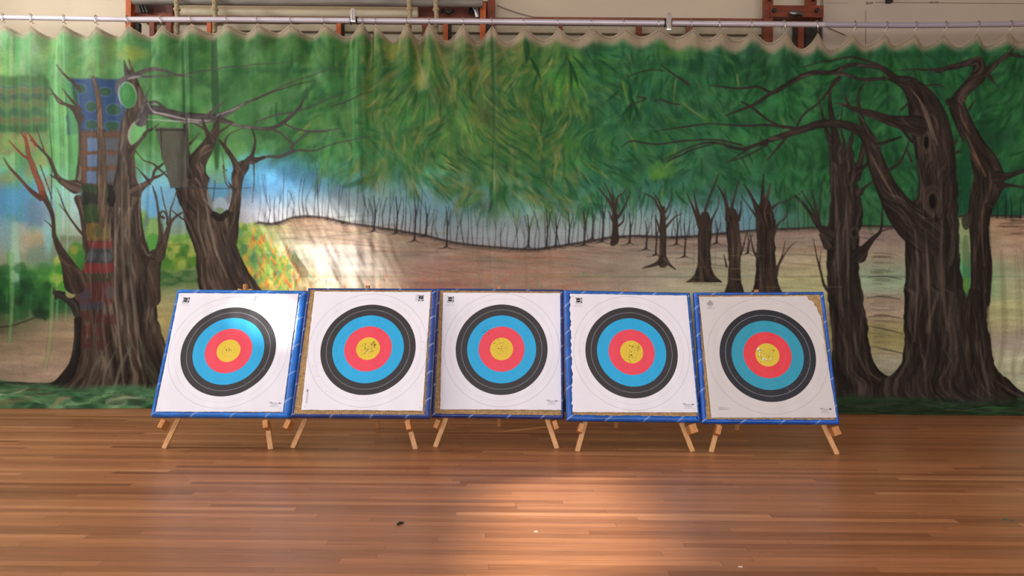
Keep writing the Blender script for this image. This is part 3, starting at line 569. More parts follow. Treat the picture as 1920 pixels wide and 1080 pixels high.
    mid = [[(1146,458,5),(1152,452,15),(1153,430,11),(1152,405,10),(1152,394,8)],[(1152,398,7),(1146,385,5),(1135,368,3.5),(1122,352,2)],[(1150,390,4),(1144,365,3),(1133,343,1.5)],[(1154,395,5),(1157,372,3),(1168,362,2),(1176,350,1)],[(1158,408,6),(1168,393,4),(1175,378,3),(1182,360,1.5)],[(1158,425,4),(1168,415,3),(1170,402,2)],[(1148,414,4),(1143,400,2),(1139,395,1)],[(1152,392,5),(1150,375,3),(1146,350,1.5)],
     [(1243,492,20),(1242,478,13),(1243,440,12),(1242,400,9),(1243,390,7)],[(1243,485,12),(1230,495,7),(1205,503,2)],[(1247,487,10),(1256,497,5),(1266,505,2)],[(1240,400,5),(1232,385,4),(1225,372,3),(1204,361,1.2)],[(1242,395,4),(1235,378,3),(1225,362,1.5)],[(1247,398,4),(1253,388,3),(1258,372,2),(1259,352,1.2)],[(1247,428,5),(1255,418,4),(1264,408,2.5),(1276,401,1)],[(1248,412,4),(1255,400,2),(1258,385,1)],[(1238,435,5),(1233,420,3),(1228,403,1.5)],
     [(1312,425,10),(1305,405,6),(1295,380,3),(1287,363,1.5)],[(1315,418,8),(1307,395,5),(1300,358,1.5)],[(1320,415,8),(1322,395,5),(1330,370,4),(1340,345,3),(1347,327,1.5)],[(1329,430,9),(1335,410,4),(1345,390,2),(1348,366,1)],
     [(1366,410,12),(1362,385,6),(1355,365,4),(1345,348,1.5)],[(1370,400,10),(1372,388,6),(1378,365,3),(1387,333,1.5)],[(1384,412,8),(1389,395,3),(1388,376,1)],[(1388,478,5),(1393,465,3),(1399,438,1.5)],[(1362,500,4),(1357,478,1.5)],[(1365,395,8),(1360,375,4),(1359,353,1.5)],
     [(1422,398,12),(1412,375,6),(1403,358,4),(1394,345,1.5)],[(1424,412,8),(1410,395,3),(1390,368,1.5)],[(1430,388,12),(1430,360,6),(1432,328,2)],[(1434,388,10),(1440,365,6),(1446,343,2)],[(1448,442,12),(1460,420,3.5),(1475,405,2.5),(1478,384,1)],[(1455,517,8),(1462,495,3.5),(1480,465,2),(1494,453,1)],[(1453,512,5),(1467,480,2.5),(1473,452,1)],[(1421,482,8),(1413,470,3.5),(1406,438,1.5)],[(1441,398,8),(1458,382,3),(1480,375,2),(1502,361,1)]]
    trunk([(398,1315,1328),(416,1311,1333),(445,1308,1334),(470,1309,1331),(500,1307,1333),(514,1303,1338),(522,1296,1345),(530,1284,1356)], D, H2, .5, wid=24, wob=1)
    trunk([(392,1366,1378),(406,1362,1384),(430,1361,1387),(460,1364,1390),(500,1366,1388),(530,1365,1390),(545,1360,1394),(560,1352,1400)], D, H2, .5, wid=24, wob=1)
    trunk([(376,1426,1442),(395,1418,1450),(415,1418,1455),(450,1419,1453),(500,1418,1457),(530,1416,1460),(545,1410,1466),(560,1400,1478)], D, H2, .5, wid=30, wob=1.5)
    for p in mid: limb(p, D, H2, .45)
    for x in (1300,1325,1340,1432,1445,1372):
        limb([(x,520,.5),(x+1,470,1.5),(x,430,.6)], (120,106,94), tex=0, alpha=.5)
    # ---- left group: window shapes transmitted through the cloth, painted as pigment
    rect(126, 147, 236, 252, (36,60,98), .95, 3)
    for x, y, rx, ry in [(147,167,14,9),(197,172,11,8),(171,200,10,9),(212,205,13,10),(172,234,12,8),(209,236,14,9),(139,190,8,20)]:
        blob(x, y, rx+2, ry+2, (78,104,140), .5, .3, .1); blob(x, y, rx, ry, (38,70,52), .95, .25, .15)
    limb([(128,150,16),(132,190,16),(138,240,20),(140,300,22),(136,335,16)], (78,140,84), alpha=.8, tex=.15, soft=4)
    BK = (62,52,44); HB = (128,116,102)
    # first big trunk, left
    trunk([(238,150,246),(280,149,247),(320,151,251),(345,151,257),(365,155,262),(400,152,259),(440,158,262),(475,159,268),(492,140,284),(505,131,292),(540,138,290),(575,141,291),(600,144,294),(625,145,303),(650,142,314),(680,133,330),(700,121,345),(715,103,356),(728,84,368),(742,70,380)], BK, HB, .6, wid=120, top=True)
    trunk1 = [[],
      [(232,365,50),(235,310,34),(234,272,26),(237,238,26),(246,214,28),(255,200,26)],[(262,222,20),(258,195,28),(252,170,26),(245,152,20),(236,130,9),(232,114,3)],[(250,158,18),(246,128,6),(242,112,2)]]
    # more windows and bands showing through the cloth, painted over the trunk
    rect(146, 246, 232, 345, (82,64,52), .7, 3)
    for y0, y1 in ((259,284),(290,312),(320,344)):
        rect(163, y0, 185, y1, (84,110,146), .85, 2, 1); rect(196, y0, 220, y1-3, (72,92,112), .55, 3, 1)
    for y in (252,287,316): rect(148, y-2, 232, y+2, (104,62,42), .55, 2, 1)
    limb([(158,262,5),(158,345,5)], (104,66,46), tex=0, alpha=.6); limb([(226,262,8),(222,345,8)], (116,72,48), tex=0, alpha=.5)
    rect(140, 346, 212, 362, (34,58,34), .75, 4); rect(148, 362, 202, 384, (26,34,26), .8, 4); rect(156, 384, 192, 416, (36,64,30), .8, 3)
    rect(160, 418, 202, 450, (120,98,40), .6, 3); blob(183, 434, 9, 10, (70,72,46), .8, .3)
    rect(158, 452, 210, 466, (122,40,42), .6, 3); rect(160, 466, 208, 494, (48,54,62), .7, 3); blob(170, 480, 9, 9, (84,96,108), .4, .4); blob(198, 482, 11, 9, (90,100,110), .4, .4)
    rect(132, 494, 212, 512, (118,36,38), .7, 3); rect(140, 512, 208, 530, (52,50,34), .6, 3); rect(142, 528, 210, 570, (92,38,38), .5, 4)
    blob(156, 552, 12, 14, (56,64,84), .6, .4); blob(204, 548, 10, 12, (78,84,96), .5, .4); rect(150, 565, 195, 580, (56,64,88), .5, 4)
    for x, y in [(158,592),(186,596),(160,618),(190,622),(205,600),(160,642),(192,646)]: rect(x-11, y-9, x+11, y+9, (76,34,32), .55, 4)
    for p in trunk1[1:]: limb(p, BK, HB, .5)
    limb([(188,245,9),(186,200,10),(181,165,8),(176,145,6)], (96,76,60), (150,120,96), .4)
    limb([(192,420,16),(190,340,18),(190,280,15),(186,245,11)], (88,72,58), (140,122,102), .5, alpha=.85)
    limb([(207,380,15),(208,368,14),(206,350,8)], (20,18,16), tex=.2, alpha=.85)
    for x0, x1, y0, y1, w_, c in [(214,232,380,730,7,(150,138,122)),(226,246,300,700,8,(120,106,92)),(239,262,330,690,6,(140,126,110)),(250,276,520,700,5,(110,98,86)),(190,214,560,735,5,(100,92,84)),(202,200,380,520,4,(140,128,112)),(180,170,430,560,3,(120,110,100)),(236,240,560,720,8,(46,38,34)),(258,300,560,700,8,(40,34,30)),(222,226,420,640,6,(50,42,36)),(245,252,420,560,5,(46,38,32)),(205,160,640,735,6,(98,96,88)),(215,190,660,735,5,(120,120,108)),(250,215,640,732,7,(100,108,92))]:
        mxx = (x0+x1)/2-6; limb([(x0,y0,1),(mxx,(y0+y1)/2,w_),(x1,y1,1.5)], c, tex=.25, soft=3, alpha=.6)
    limb([(262,640,10),(280,690,22),(310,740,26)], (60,64,50), (120,124,104), .5, alpha=.55, soft=6)
    limb([(145,600,14),(144,640,14),(138,680,18),(122,706,20),(100,724,16),(60,722,8),(0,718,6),(-160,716,6)], (32,30,28), tex=.3)
    limb([(143,590,12),(138,572,18),(125,560,16),(110,552,14),(100,549,6)], (46,44,40), (100,92,80), .4); limb([(104,560,5),(100,545,3),(98,538,1)], (50,46,40), tex=0)
    blob(131, 552, 9, 7, (150,148,104), .9, .3)
    BR = (60,48,40)
    L1 = [[(150,222,16),(141,207,11),(131,199,7),(122,195,5),(112,187,4),(100,175,3),(92,163,1.5)],[(148,215,10),(149,245,5),(149,275,4),(146,310,5),(140,342,6),(126,348,12)],[(122,196,4),(110,192,3),(98,172,2)],[(100,176,2),(88,178,1.5)],[(150,205,8),(132,185,4),(118,166,1.5)],[(150,168,6),(138,155,5),(122,140,4),(106,121,1.5)],[(141,207,5),(128,200,2)],
      [(140,350,26),(125,345,15),(110,335,10),(102,320,7),(95,303,7),(88,292,5),(72,275,4),(62,265,3),(55,262,1)],[(112,337,6),(103,333,4),(94,328,2)],[(85,290,3),(75,260,2),(67,236,1)],[(145,372,14),(152,400,9),(157,440,8),(160,470,12)],
      [(160,446,6),(142,425,4),(124,398,3),(113,368,2),(106,352,1)],[(126,402,2),(110,382,1)],[(100,430,3),(92,420,2),(83,413,1)],[(95,400,1.5),(97,300,1.5),(93,240,1.2),(92,180,.8)],[(75,310,2),(88,345,2),(97,372,2)]]
    for p in L1: limb(p, BR, HB, .35)
    blob(142, 480, 16, 26, (70,120,50), .9, .3, .2); blob(150, 490, 9, 20, (50,110,45), .8, .4, .2); blob(138, 468, 8, 8, (150,140,50), .6, .6)
    limb([(140,530,44),(128,500,26),(117,478,17),(108,460,12),(101,440,8),(100,420,7),(97,400,8),(88,380,10),(80,365,14)], (58,46,38), HB, .4)
    limb([(80,366,14),(74,345,12),(66,325,11),(60,308,10),(54,292,9),(50,270,7),(47,250,4)], (112,56,36), (150,90,60), .35, alpha=.9)
    limb([(76,372,10),(60,360,8),(50,350,6),(38,336,5),(18,313,4),(8,296,2)], (84,52,42), (130,90,70), .3)
    for p in [[(52,296,5),(45,293,4),(30,278,3),(18,264,1.5)],[(48,262,4),(38,246,2),(34,235,1)],[(67,272,6),(60,260,4),(52,248,2)]]: limb(p, (104,44,32), tex=.2)
    # right-hand fork and boughs of the first tree, with its oval openings
    blob(238, 177, 17, 25, (130,160,130), .8, .2, 0, -.15); blob(238, 178, 15, 23, (46,110,56), .97, .2, .06, -.15); blob(236, 175, 8, 14, (70,130,70), .6, .6, .2)
    blob(255, 248, 16, 25, (140,150,130), .7, .2, 0, .35); blob(256, 249, 14, 23, (98,158,98), .97, .2, .05, .35)
    blob(287, 425, 19, 48, (96,120,110), .9, .15); blob(287, 385, 17, 26, (96,158,196), .95, .5); blob(286, 440, 15, 32, (118,158,88), .95, .5, .1); blob(285, 455, 12, 18, (70,140,60), .9, .3, .1)
    G1 = [[(215,172,5),(219,156,8),(232,147,10),(248,143,9),(266,133,9),(285,128,8),(310,133,5),(345,139,3),(420,126,2),(560,116,1)],[(248,143,5),(300,142,3),(345,142,2),(380,155,1)],
      [(262,225,24),(270,208,20),(285,205,18),(310,211,17),(345,220,20),(380,222,19),(405,219,14),(432,208,8),(450,197,5),(465,191,4),(480,186,2)],[(268,205,14),(272,180,4),(278,165,1)],[(270,195,8),(290,190,5),(310,205,6)],[(400,220,13),(425,228,9),(450,236,6),(480,240,6),(505,241,7),(530,231,7),(550,214,6),(563,200,4),(572,180,2),(576,160,1)],
      [(448,198,4),(490,180,3),(560,150,2),(650,120,1)],[(480,228,2),(520,215,3),(560,208,3),(620,185,1.5),(680,160,1)],[(532,232,4),(560,243,3),(600,247,3),(640,240,1)],[(505,242,5),(522,247,4),(535,258,3),(548,270,3)],[(545,277,4),(560,263,3),(580,248,3),(608,244,1.5)],[(472,306,5),(500,294,5),(525,294,6),(540,288,6),(560,282,4),(590,282,3),(625,270,2),(700,255,1)],[(548,283,4),(549,270,3),(540,255,1.5)],[(380,222,6),(400,205,5),(420,190,2)],[(480,186,3),(520,170,2),(590,150,1.2)],[(620,200,1),(650,190,2),(700,170,1)],
      [(244,285,14),(250,274,9),(262,262,6),(271,248,5),(285,240,4),(296,232,2)],[(262,262,5),(272,252,3),(275,230,2),(272,215,1)],[(252,357,24),(264,350,14),(275,342,9),(284,334,7),(288,320,5),(300,310,4),(312,300,3)],[(284,334,6),(300,328,4),(310,320,2)],[(288,320,4),(292,312,4),(282,305,3),(268,300,2),(252,282,2)],[(292,312,4),(312,330,3),(316,340,1)],[(278,338,3),(266,325,2),(252,312,1.5)],[(280,345,3),(262,322,1.5)],
      [(262,350,10),(259,375,6),(261,410,7),(264,445,12),(270,470,16)],[(286,560,30),(286,510,28),(290,480,26)],[(288,490,24),(297,465,12),(299,440,7),(297,412,5),(294,385,4),(290,365,4),(284,348,2)],[(298,480,20),(306,455,14),(314,430,9),(320,415,6),(332,403,4),(345,395,2)],[(306,408,5),(298,404,4),(304,395,3),(312,405,4),(313,420,5)],[(318,416,4),(318,395,3),(325,375,2),(330,355,1)],[(322,395,2),(340,410,3),(347,412,3)],[(312,400,2),(306,380,2),(300,350,1.5)],[(303,445,3),(303,425,2),(300,418,1)],[(270,470,12),(278,478,12),(286,480,16)]]
    for p in G1[:14]: limb(p, (72,66,66), (138,134,140), .45)
    for p in G1[14:]: limb(p, BR, HB, .4)
    for a in [[(275,192,1),(285,208,3),(310,214,3),(350,223,3),(390,226,2)],[(405,216,2),(440,203,2),(456,193,1)],[(275,223,1),(320,226,3),(370,229,2)],[(240,147,2),(252,144,4),(262,142,1)],[(260,222,1),(245,235,2),(240,255,2),(245,272,1)],[(222,158,1),(220,175,2),(226,198,1)]]: limb(a, (176,170,172), tex=0, soft=2.4, alpha=.7)
    for a in [[(250,300,1),(253,330,3),(262,350,2)],[(260,370,1),(259,400,2),(262,440,1)],[(266,460,1),(275,478,2),(284,476,1)]]: limb(a, (150,140,130), tex=0, soft=2.4, alpha=.6)
    # second trunk with its forked top
    T2 = [[(392,410,56),(378,380,58),(368,355,62),(362,330,48),(368,305,36),(384,280,27),(394,262,20),(402,245,13),(408,228,7),(412,215,3)],
      [(424,448,42),(433,415,28),(440,385,20),(443,355,18),(445,328,24),(455,312,24)],[(445,316,16),(436,298,9),(426,283,8),(418,272,6),(410,262,4)],[(457,312,16),(468,298,11),(480,299,8),(495,294,5)],[(466,302,10),(474,286,6),(478,262,4),(472,240,2)],[(424,285,5),(421,265,4),(430,250,2),(455,240,1)],
      [(394,264,14),(388,250,8),(382,235,6),(378,222,3)],[(388,250,4),(380,240,4),(365,232,2)],[(400,256,10),(412,246,5),(424,238,3),(436,228,2)],[(355,330,22),(350,300,8),(352,270,5),(350,240,6),(348,220,4)],[(440,356,6),(430,346,4),(423,335,3),(419,315,2),(416,290,1)],[(430,346,3),(415,335,2),(402,322,1)],[(424,318,2),(405,330,2),(392,342,1)],[(398,375,1),(402,345,2),(401,335,1)],[(475,300,3),(476,340,1.5),(473,380,1)],[(358,352,3),(380,350,2),(400,340,1)],[(356,270,4),(366,258,2),(372,250,1)]]
    blob(370, 287, 15, 25, (92,148,84), .95, .2, .1); blob(440, 262, 22, 30, (88,142,82), .5, .6, .2)
    for p in T2: limb(p, BR, HB, .55, ragged=.05)
    trunk([(352,326,388),(375,333,396),(400,341,438),(430,350,437),(450,358,440),(480,367,449),(500,368,460),(520,370,471),(540,372,486),(570,370,508),(600,366,536),(635,354,572),(660,336,606),(672,300,640)], BR, HB, .6, wid=80, wob=2)
    for i in range(40): stroke(rs.uniform(300, 600), rs.uniform(662, 682), rs.uniform(-.15, .15), rs.uniform(30, 80), rs.uniform(4, 9), 0, [(84,100,62),(120,118,84),(60,80,48)][rs.randint(3)], .75, 4)
    blob(409, 362, 22, 38, (110,120,120), .9, .12); blob(409, 350, 19, 28, (84,145,180), .95, .4); blob(412, 385, 14, 16, (150,168,180), .9, .5); blob(411, 395, 9, 6, (110,140,100), .9, .4); blob(410, 330, 16, 14, (110,160,120), .7, .6)
    limb([(430,352,2),(422,342,1.5),(416,310,1)], BR, tex=0); limb([(398,378,.8),(401,352,1.6),(402,338,.8)], BR, tex=0)
    limb([(400,402,12),(412,408,14),(424,400,10)], (26,22,20), tex=.2, alpha=.9)
    for a, c in [([(370,380,1),(372,430,4),(385,480,2)],(118,106,92)),([(384,372,1),(392,420,5),(406,480,3)],(128,114,100)),([(398,430,1),(404,470,4),(425,520,2)],(130,118,104)),([(365,400,1),(360,420,3),(372,455,1)],(36,30,26)),([(406,440,1),(418,480,8),(450,530,4)],(50,46,48)),([(426,430,1),(430,470,6),(462,530,3)],(58,54,58)),([(440,385,1),(436,415,3),(424,445,1)],(96,86,74))]: limb(a, c, tex=.2, soft=3, alpha=.7)
    # grey shadow seen through the cloth, painted on as a patch
    P = np.array([(289,238),(350,240),(353,351),(318,350)])
    msk = np.ones((PH, PW), np.float32)
    for i in range(4):
        a, b = P[i], P[(i+1) % 4]; d = b-a; l = np.hypot(*d)
        msk *= sm(-1.5, 1.5, ((X-a[0])*(-d[1])+(Y-a[1])*d[0])/l)
    msk = (msk*.93)[..., None]; C[:] = C*(1-msk)+(np.array([72,69,60])*(1+(n3-.5)*.3)[..., None])*msk
    limb([(290,243,3),(350,243,2)], (26,24,22), tex=0); limb([(300,240,2),(302,290,1.5),(304,300,1)], (30,28,26), tex=0); limb([(345,235,6),(350,270,8),(355,330,10)], (44,40,36), tex=.3)
    limb([(318,351,3),(420,353,2),(470,352,1)], (40,50,50), tex=0, alpha=.6); limb([(290,460,2),(340,458,1.5)], (50,50,40), tex=0, alpha=.5)
    # ---- right group of great trees
    RK = (50,42,38); RH = (108,96,88)
    R1 = [
      [(1566,305,18),(1560,270,11),(1549,240,7),(1541,205,4),(1533,176,1.5)],[(1573,295,24),(1567,255,15),(1561,220,11),(1557,190,7),(1560,160,5),(1575,143,4)],[(1583,290,10),(1583,265,6),(1577,238,3),(1580,200,1.5)],[(1590,292,14),(1596,265,8),(1601,240,4)],[(1603,330,26),(1613,305,13),(1618,285,10),(1621,262,8)],[(1610,320,14),(1622,312,6),(1632,296,3)],[(1612,362,12),(1624,350,5),(1642,336,3)],
      [(1612,478,30),(1622,466,16),(1637,448,9),(1652,432,5),(1655,400,3),(1654,360,1.5)],[(1556,440,22),(1540,428,12),(1528,412,8),(1513,390,5),(1500,375,3),(1490,364,1.5)],[(1540,428,7),(1531,392,4),(1522,355,2)],[(1535,415,6),(1520,385,3),(1504,358,1.5)],[(1552,460,16),(1541,440,9)],[(1560,548,14),(1546,535,5),(1540,512,4),(1532,480,2.5),(1526,448,1)],[(1546,535,4),(1538,500,2),(1540,470,1)],[(1652,434,3),(1664,430,2),(1676,428,1)],[(1536,410,3),(1540,370,2),(1545,340,1)]]
    trunk([(707,1556,1886),(712,1554,1892),(720,1540,1898),(736,1524,1920),(750,1500,1950),(780,1470,2000)], RK, RH, .4, wid=300)
    trunk([(283,1557,1600),(320,1558,1606),(350,1558,1612),(400,1557,1618),(440,1550,1612),(480,1551,1612),(520,1552,1613),(560,1553,1618),(600,1558,1626),(640,1560,1630),(665,1560,1634),(682,1558,1640),(693,1557,1647),(700,1557,1655),(705,1557,1663),(708,1557,1676),(720,1558,1690),(745,1560,1700),(775,1560,1705)], RK, RH, .5, wid=64)
    for p in R1: limb(p, RK, RH, .5, ragged=.04)
    R3 = [[(1839,562,38),(1841,500,42),(1838,450,37),(1837,410,42),(1842,375,52),(1856,340,58),(1850,310,52),(1834,280,40),(1818,250,34),(1805,222,32),(1796,195,30),(1806,174,22),(1824,155,24),(1838,137,30),(1836,118,24),(1818,117,13),(1795,123,11),(1764,130,8)],
      [(1764,131,11),(1758,131,9)],[(1762,130,7),(1740,129,4),(1690,131,1.5)],[(1852,135,16),(1868,120,9),(1890,103,8),(1920,104,5),(1980,110,3)],[(1893,102,6),(1900,92,3),(1912,86,1)],[(1858,140,7),(1867,153,3),(1875,163,1.5)],[(1872,332,24),(1893,329,12),(1930,318,6),(1990,310,4)],[(1878,348,16),(1898,347,6),(1930,352,4),(2000,360,3)],[(1852,386,14),(1864,389,4)],[(1786,192,20),(1779,189,10)],[(1818,205,4),(1824,195,3),(1832,184,1)],[(1790,270,5),(1797,262,2)]]
    for p in R3: limb(p, RK, (128,106,90), .5, ragged=.04)
    R2 = [[(1760,352,70),(1760,335,70),(1756,290,74),(1749,250,74),(1740,215,68),(1727,182,50),(1706,158,30),(1682,146,16),(1650,127,10),(1620,121,8),(1590,123,8),(1560,135,8),(1520,137,9),(1492,149,9),(1460,168,8),(1440,178,6),(1415,195,4),(1375,210,2)],
      [(1700,152,14),(1668,147,7),(1640,148,6),(1610,147,6),(1585,139,7),(1560,135,6)],[(1672,142,8),(1640,118,5),(1602,107,4),(1560,112,3),(1500,126,1.5)],[(1722,236,40),(1692,229,26),(1662,223,18),(1632,212,14),(1602,204,9),(1586,197,6),(1568,193,2)],
      [(1738,440,70),(1712,418,66),(1690,395,56),(1674,370,46),(1658,340,38),(1644,305,32),(1634,270,28),(1622,250,24),(1602,239,18),(1575,232,15),(1540,232,15),(1510,241,13),(1478,251,12),(1445,262,9),(1415,273,7),(1385,279,6),(1340,268,4),(1300,274,3),(1240,302,1.5)],
      [(1632,252,12),(1619,228,9),(1612,206,8),(1611,180,5),(1616,163,4),(1630,147,2)],[(1600,207,5),(1588,188,4),(1585,175,2)],[(1495,236,4),(1508,214,4),(1538,190,4),(1561,162,5),(1577,146,5)],[(1494,240,6),(1440,234,5),(1400,236,4),(1325,232,1.5)],[(1545,230,5),(1500,238,4)],[(1440,262,5),(1405,278,4),(1368,302,1.5)],[(1478,255,5),(1460,275,4),(1440,300,2)],
      [(1445,172,6),(1420,163,4),(1385,166,4),(1330,161,1.5)],[(1442,178,5),(1410,198,5),(1360,217,2)],[(1390,191,3),(1412,204,5),(1440,224,4),(1470,240,4)],[(1290,159,5),(1270,145,4),(1238,124,1.5)],[(1175,145,1.5),(1212,133,2.5),(1244,134,2)],[(1225,190,2),(1240,188,3),(1255,194,3),(1275,197,1.5)],[(1165,276,1.5),(1185,265,3),(1230,271,3),(1290,264,3),(1345,263,3),(1390,272,4)],[(1250,303,2),(1275,292,3),(1300,280,3),(1340,270,2)],[(1330,232,2),(1300,236,3),(1230,246,1.5)],[(1192,182,1.5),(1210,186,3),(1175,200,1)],[(1360,305,1.5),(1400,292,3),(1440,270,4)],
      [(1661,322,7),(1685,308,5),(1697,290,4),(1707,264,2)],[(1712,302,4),(1706,288,3),(1702,275,1.5)],[(1645,272,8),(1665,265,6),(1692,256,3)],[(1715,265,8),(1704,255,6),(1690,236,5)],[(1796,285,6),(1803,284,3)],[(1692,205,4),(1706,190,3),(1716,172,2)],[(1730,160,3),(1760,158,3),(1775,165,1)]]
    trunk([(340,1726,1796),(370,1723,1797),(385,1706,1797),(420,1704,1798),(450,1701,1799),(500,1700,1801),(540,1698,1808),(548,1697,1857),(583,1696,1850),(611,1695,1851),(640,1697,1857),(660,1694,1859),(680,1689,1863),(692,1684,1870),(700,1677,1876),(705,1669,1880),(708,1656,1883),(714,1650,1890),(722,1645,1899),(736,1640,1920),(750,1635,1950),(775,1630,1995)], RK, RH, .5, wid=120)
    for p in R2: limb(p, RK, RH, .5, ragged=.03)
    for (x, y, rx, ry) in [(1740,266,8,20),(1751,376,18,30),(1751,380,13,21),(1603,437,9,12)]: blob(x, y, rx, ry, (112,98,86), .45, .3, .08); blob(x, y, rx-2.5, ry-3, (52,43,38), .8, .3, .08)
    blob(1739, 266, 4.5, 11, (14,12,12), .95, .3); blob(1751, 377, 6, 14, (14,12,12), .95, .4); blob(1603, 437, 4, 6, (20,17,15), .9, .4)
    limb([(1735,395,4),(1745,412,6),(1762,412,5),(1772,398,2)], (26,22,20), tex=0, soft=4, alpha=.6)
    for a, c in [([(1722,180,1),(1742,225,5),(1752,260,2)],(138,120,104)),([(1708,165,1),(1738,205,3),(1760,270,2)],(142,124,106)),([(1632,285,1),(1652,325,5),(1680,372,2)],(122,104,88)),([(1722,300,1),(1730,350,3),(1724,380,1)],(110,96,84)),([(1770,400,1),(1766,500,6),(1776,620,3)],(96,82,72)),([(1718,430,1),(1722,520,6),(1715,640,3)],(100,88,78)),([(1738,430,1),(1742,520,5),(1745,620,2)],(118,104,92)),([(1790,330,2),(1793,450,5),(1796,560,3)],(24,21,20)),([(1703,430,1),(1702,520,4),(1699,640,2)],(26,22,20)),([(1566,330,1),(1570,420,5),(1572,520,3)],(104,92,80)),([(1586,360,1),(1590,450,6),(1592,560,3)],(96,84,74)),([(1605,370,1),(1604,450,4),(1612,560,3)],(30,26,24)),([(1556,470,1),(1560,560,4),(1566,640,3)],(26,23,22)),([(1812,250,1),(1830,290,4),(1850,330,2)],(140,104,80)),([(1846,380,1),(1842,430,4),(1846,500,2)],(100,88,80)),([(1852,420,2),(1856,480,5),(1852,540,4)],(24,21,22)),([(1800,200,1),(1806,225,3),(1820,250,1)],(130,100,80)),([(1822,420,2),(1824,480,4),(1822,540,3)],(28,24,22)),([(1765,620,1),(1758,680,7),(1752,740,4)],(30,27,26)),([(1792,600,1),(1800,660,8),(1816,735,5)],(28,26,25)),([(1835,640,1),(1842,690,7),(1852,740,3)],(92,82,76)),([(1712,640,1),(1700,680,6),(1680,712,3)],(84,76,66)),([(1600,600,1),(1608,660,6),(1632,712,3)],(78,70,62)),([(1870,715,1),(1890,730,4),(1920,745,2)],(100,80,70))]: limb(a, c, tex=.25, soft=3, alpha=.7)
    for i in range(150):
        x = rs.choice([rs.uniform(1702, 1795), rs.uniform(1556, 1622), rs.uniform(1820, 1858)]); y = rs.uniform(290, 720)
        limb([(x,y,.6),(x+rs.normal(0, 2),y+rs.uniform(14, 36),rs.uniform(1.5, 3.5)),(x+rs.normal(0, 5),y+rs.uniform(50, 90),.6)], [(120,106,94),(30,26,24),(96,84,74),(24,22,22)][rs.randint(4)], tex=0, soft=2.4, alpha=.4)
    # opening between the trunks and the lit ground on the right
    for x, y, rx, ry, c in [(1812,505,7,50,(74,138,92)),(1811,470,6,30,(110,140,95)),(1812,330,9,70,(22,82,50)),(1811,535,6,14,(100,150,70)),(1812,415,8,16,(60,60,52))]: blob(x, y, rx, ry, c, .93, .25, .05)
    for i in range(60):
        y = rs.uniform(470, 680); stroke(1632+rs.uniform(0, 12), y, rs.uniform(-.05, .1), rs.uniform(20, 48), rs.uniform(1, 2.4), rs.uniform(-.2, .4), [(60,52,46),(90,96,80),(170,160,140),(100,80,60)][rs.randint(4)], .4) if not (y > 690) else None
    for x0, y0 in [(1627,558),(1630,594),(1632,612),(1628,520),(1636,650)]:
        limb([(x0,y0,1),(x0+30,y0-2 if y0 < 600 else y0+6,2.2),(x0+62,y0+3 if y0 < 600 else y0+14,1)], (44,38,36), tex=0, soft=2, alpha=.7)
    for y in range(432, 470, 5): stroke(rs.uniform(1480, 1640), y, rs.uniform(-.05, .1), rs.uniform(40, 90), 1.6, .05, (60,50,50), .5)
    for i in range(30): stroke(rs.uniform(1868, 1930), rs.uniform(405, 440), rs.uniform(-.1, .1), rs.uniform(20, 60), 1.6, .05, (60,44,44), .4)
    for x, h_ in [(1872,30),(1888,50),(1898,40),(1915,34)]: limb([(x,408,3),(x+1,408-h_*.5,2),(x-1,408-h_,1)], (20,44,34), tex=0)
    for x in (1880,1905,1922,1940): limb([(x,470,2),(x+4,560,7),(x+3,640,6),(x-8,700,2)], [(128,128,84),(168,166,140),(132,112,74),(160,158,130)][int(x) % 4], tex=.1, soft=7, alpha=.45)
    for i in range(60):
        x = rs.uniform(1240, 1540); y = rs.uniform(465, 548); stroke(x, y, rs.uniform(-.08, .12), rs.uniform(20, 60), rs.uniform(1, 2.2), 0, [(90,82,66),(168,160,130),(160,140,90)][rs.randint(3)], .35)
    # ---- grass strip along the foot of the cloth
    gt = np.interp(X[0], [-160,0,90,130,300,560,900,1300,1560,1640,1760,1900,2080], [716,716,722,726,722,742,745,745,738,742,748,748,748])[None]
    g = sm(-6, 8, Y-gt+10*(fbm(X/40, Y/12, 71)-.5))[..., None]
    left = sm(500, 250, X)[..., None]
    grass = (np.array([66,104,70])*left+np.array([38,58,36])*(1-left))*(1+((fbm(X/60, Y/9, 72)-.5)*.9+(fbm(X/16, Y/5, 73)-.5)*.5)[..., None])
    C[:] = C*(1-g)+grass*g
    for i in range(160):
        x = rs.uniform(-150, 2060); y = np.interp(x, [0, 300, 560, 1920], [728, 734, 750, 752])+rs.uniform(0, 60)
        stroke(x, y, rs.uniform(-.15, .15), rs.uniform(30, 110), rs.uniform(2, 6), rs.uniform(-.2, .2), [(96,140,96),(34,70,38),(120,150,110),(92,70,52),(50,100,56),(110,84,60)][rs.randint(6)] if x < 500 else [(34,56,34),(70,66,48),(58,92,56),(84,60,46),(40,74,42)][rs.randint(5)], rs.uniform(.3, .6))
    limb([(50,742,5),(85,745,12),(130,746,10),(180,744,4)], (150,98,72), tex=0, soft=6, alpha=.7)
    for i in range(150):  # light and dark strokes painted in as fold shading on the bunched cloth
        x = rs.uniform(-150, 330); y = rs.uniform(738, 812)
        stroke(x, y, rs.uniform(-.3, .3), rs.uniform(25, 90), rs.uniform(3, 9), rs.uniform(-.6, .6), [(140,172,128),(118,98,70),(26,70,38),(96,150,96),(164,172,140),(60,124,66),(18,48,28)][rs.randint(7)], rs.uniform(.35, .75), 3)
    for i in range(70):
        x = rs.uniform(1700, 2060); y = rs.uniform(748, 812)
        stroke(x, y, rs.uniform(-.2, .2), rs.uniform(25, 80), rs.uniform(3, 7), rs.uniform(-.4, .4), [(66,118,70),(26,40,28),(52,96,56),(60,50,44)][rs.randint(4)], rs.uniform(.35, .7), 3)
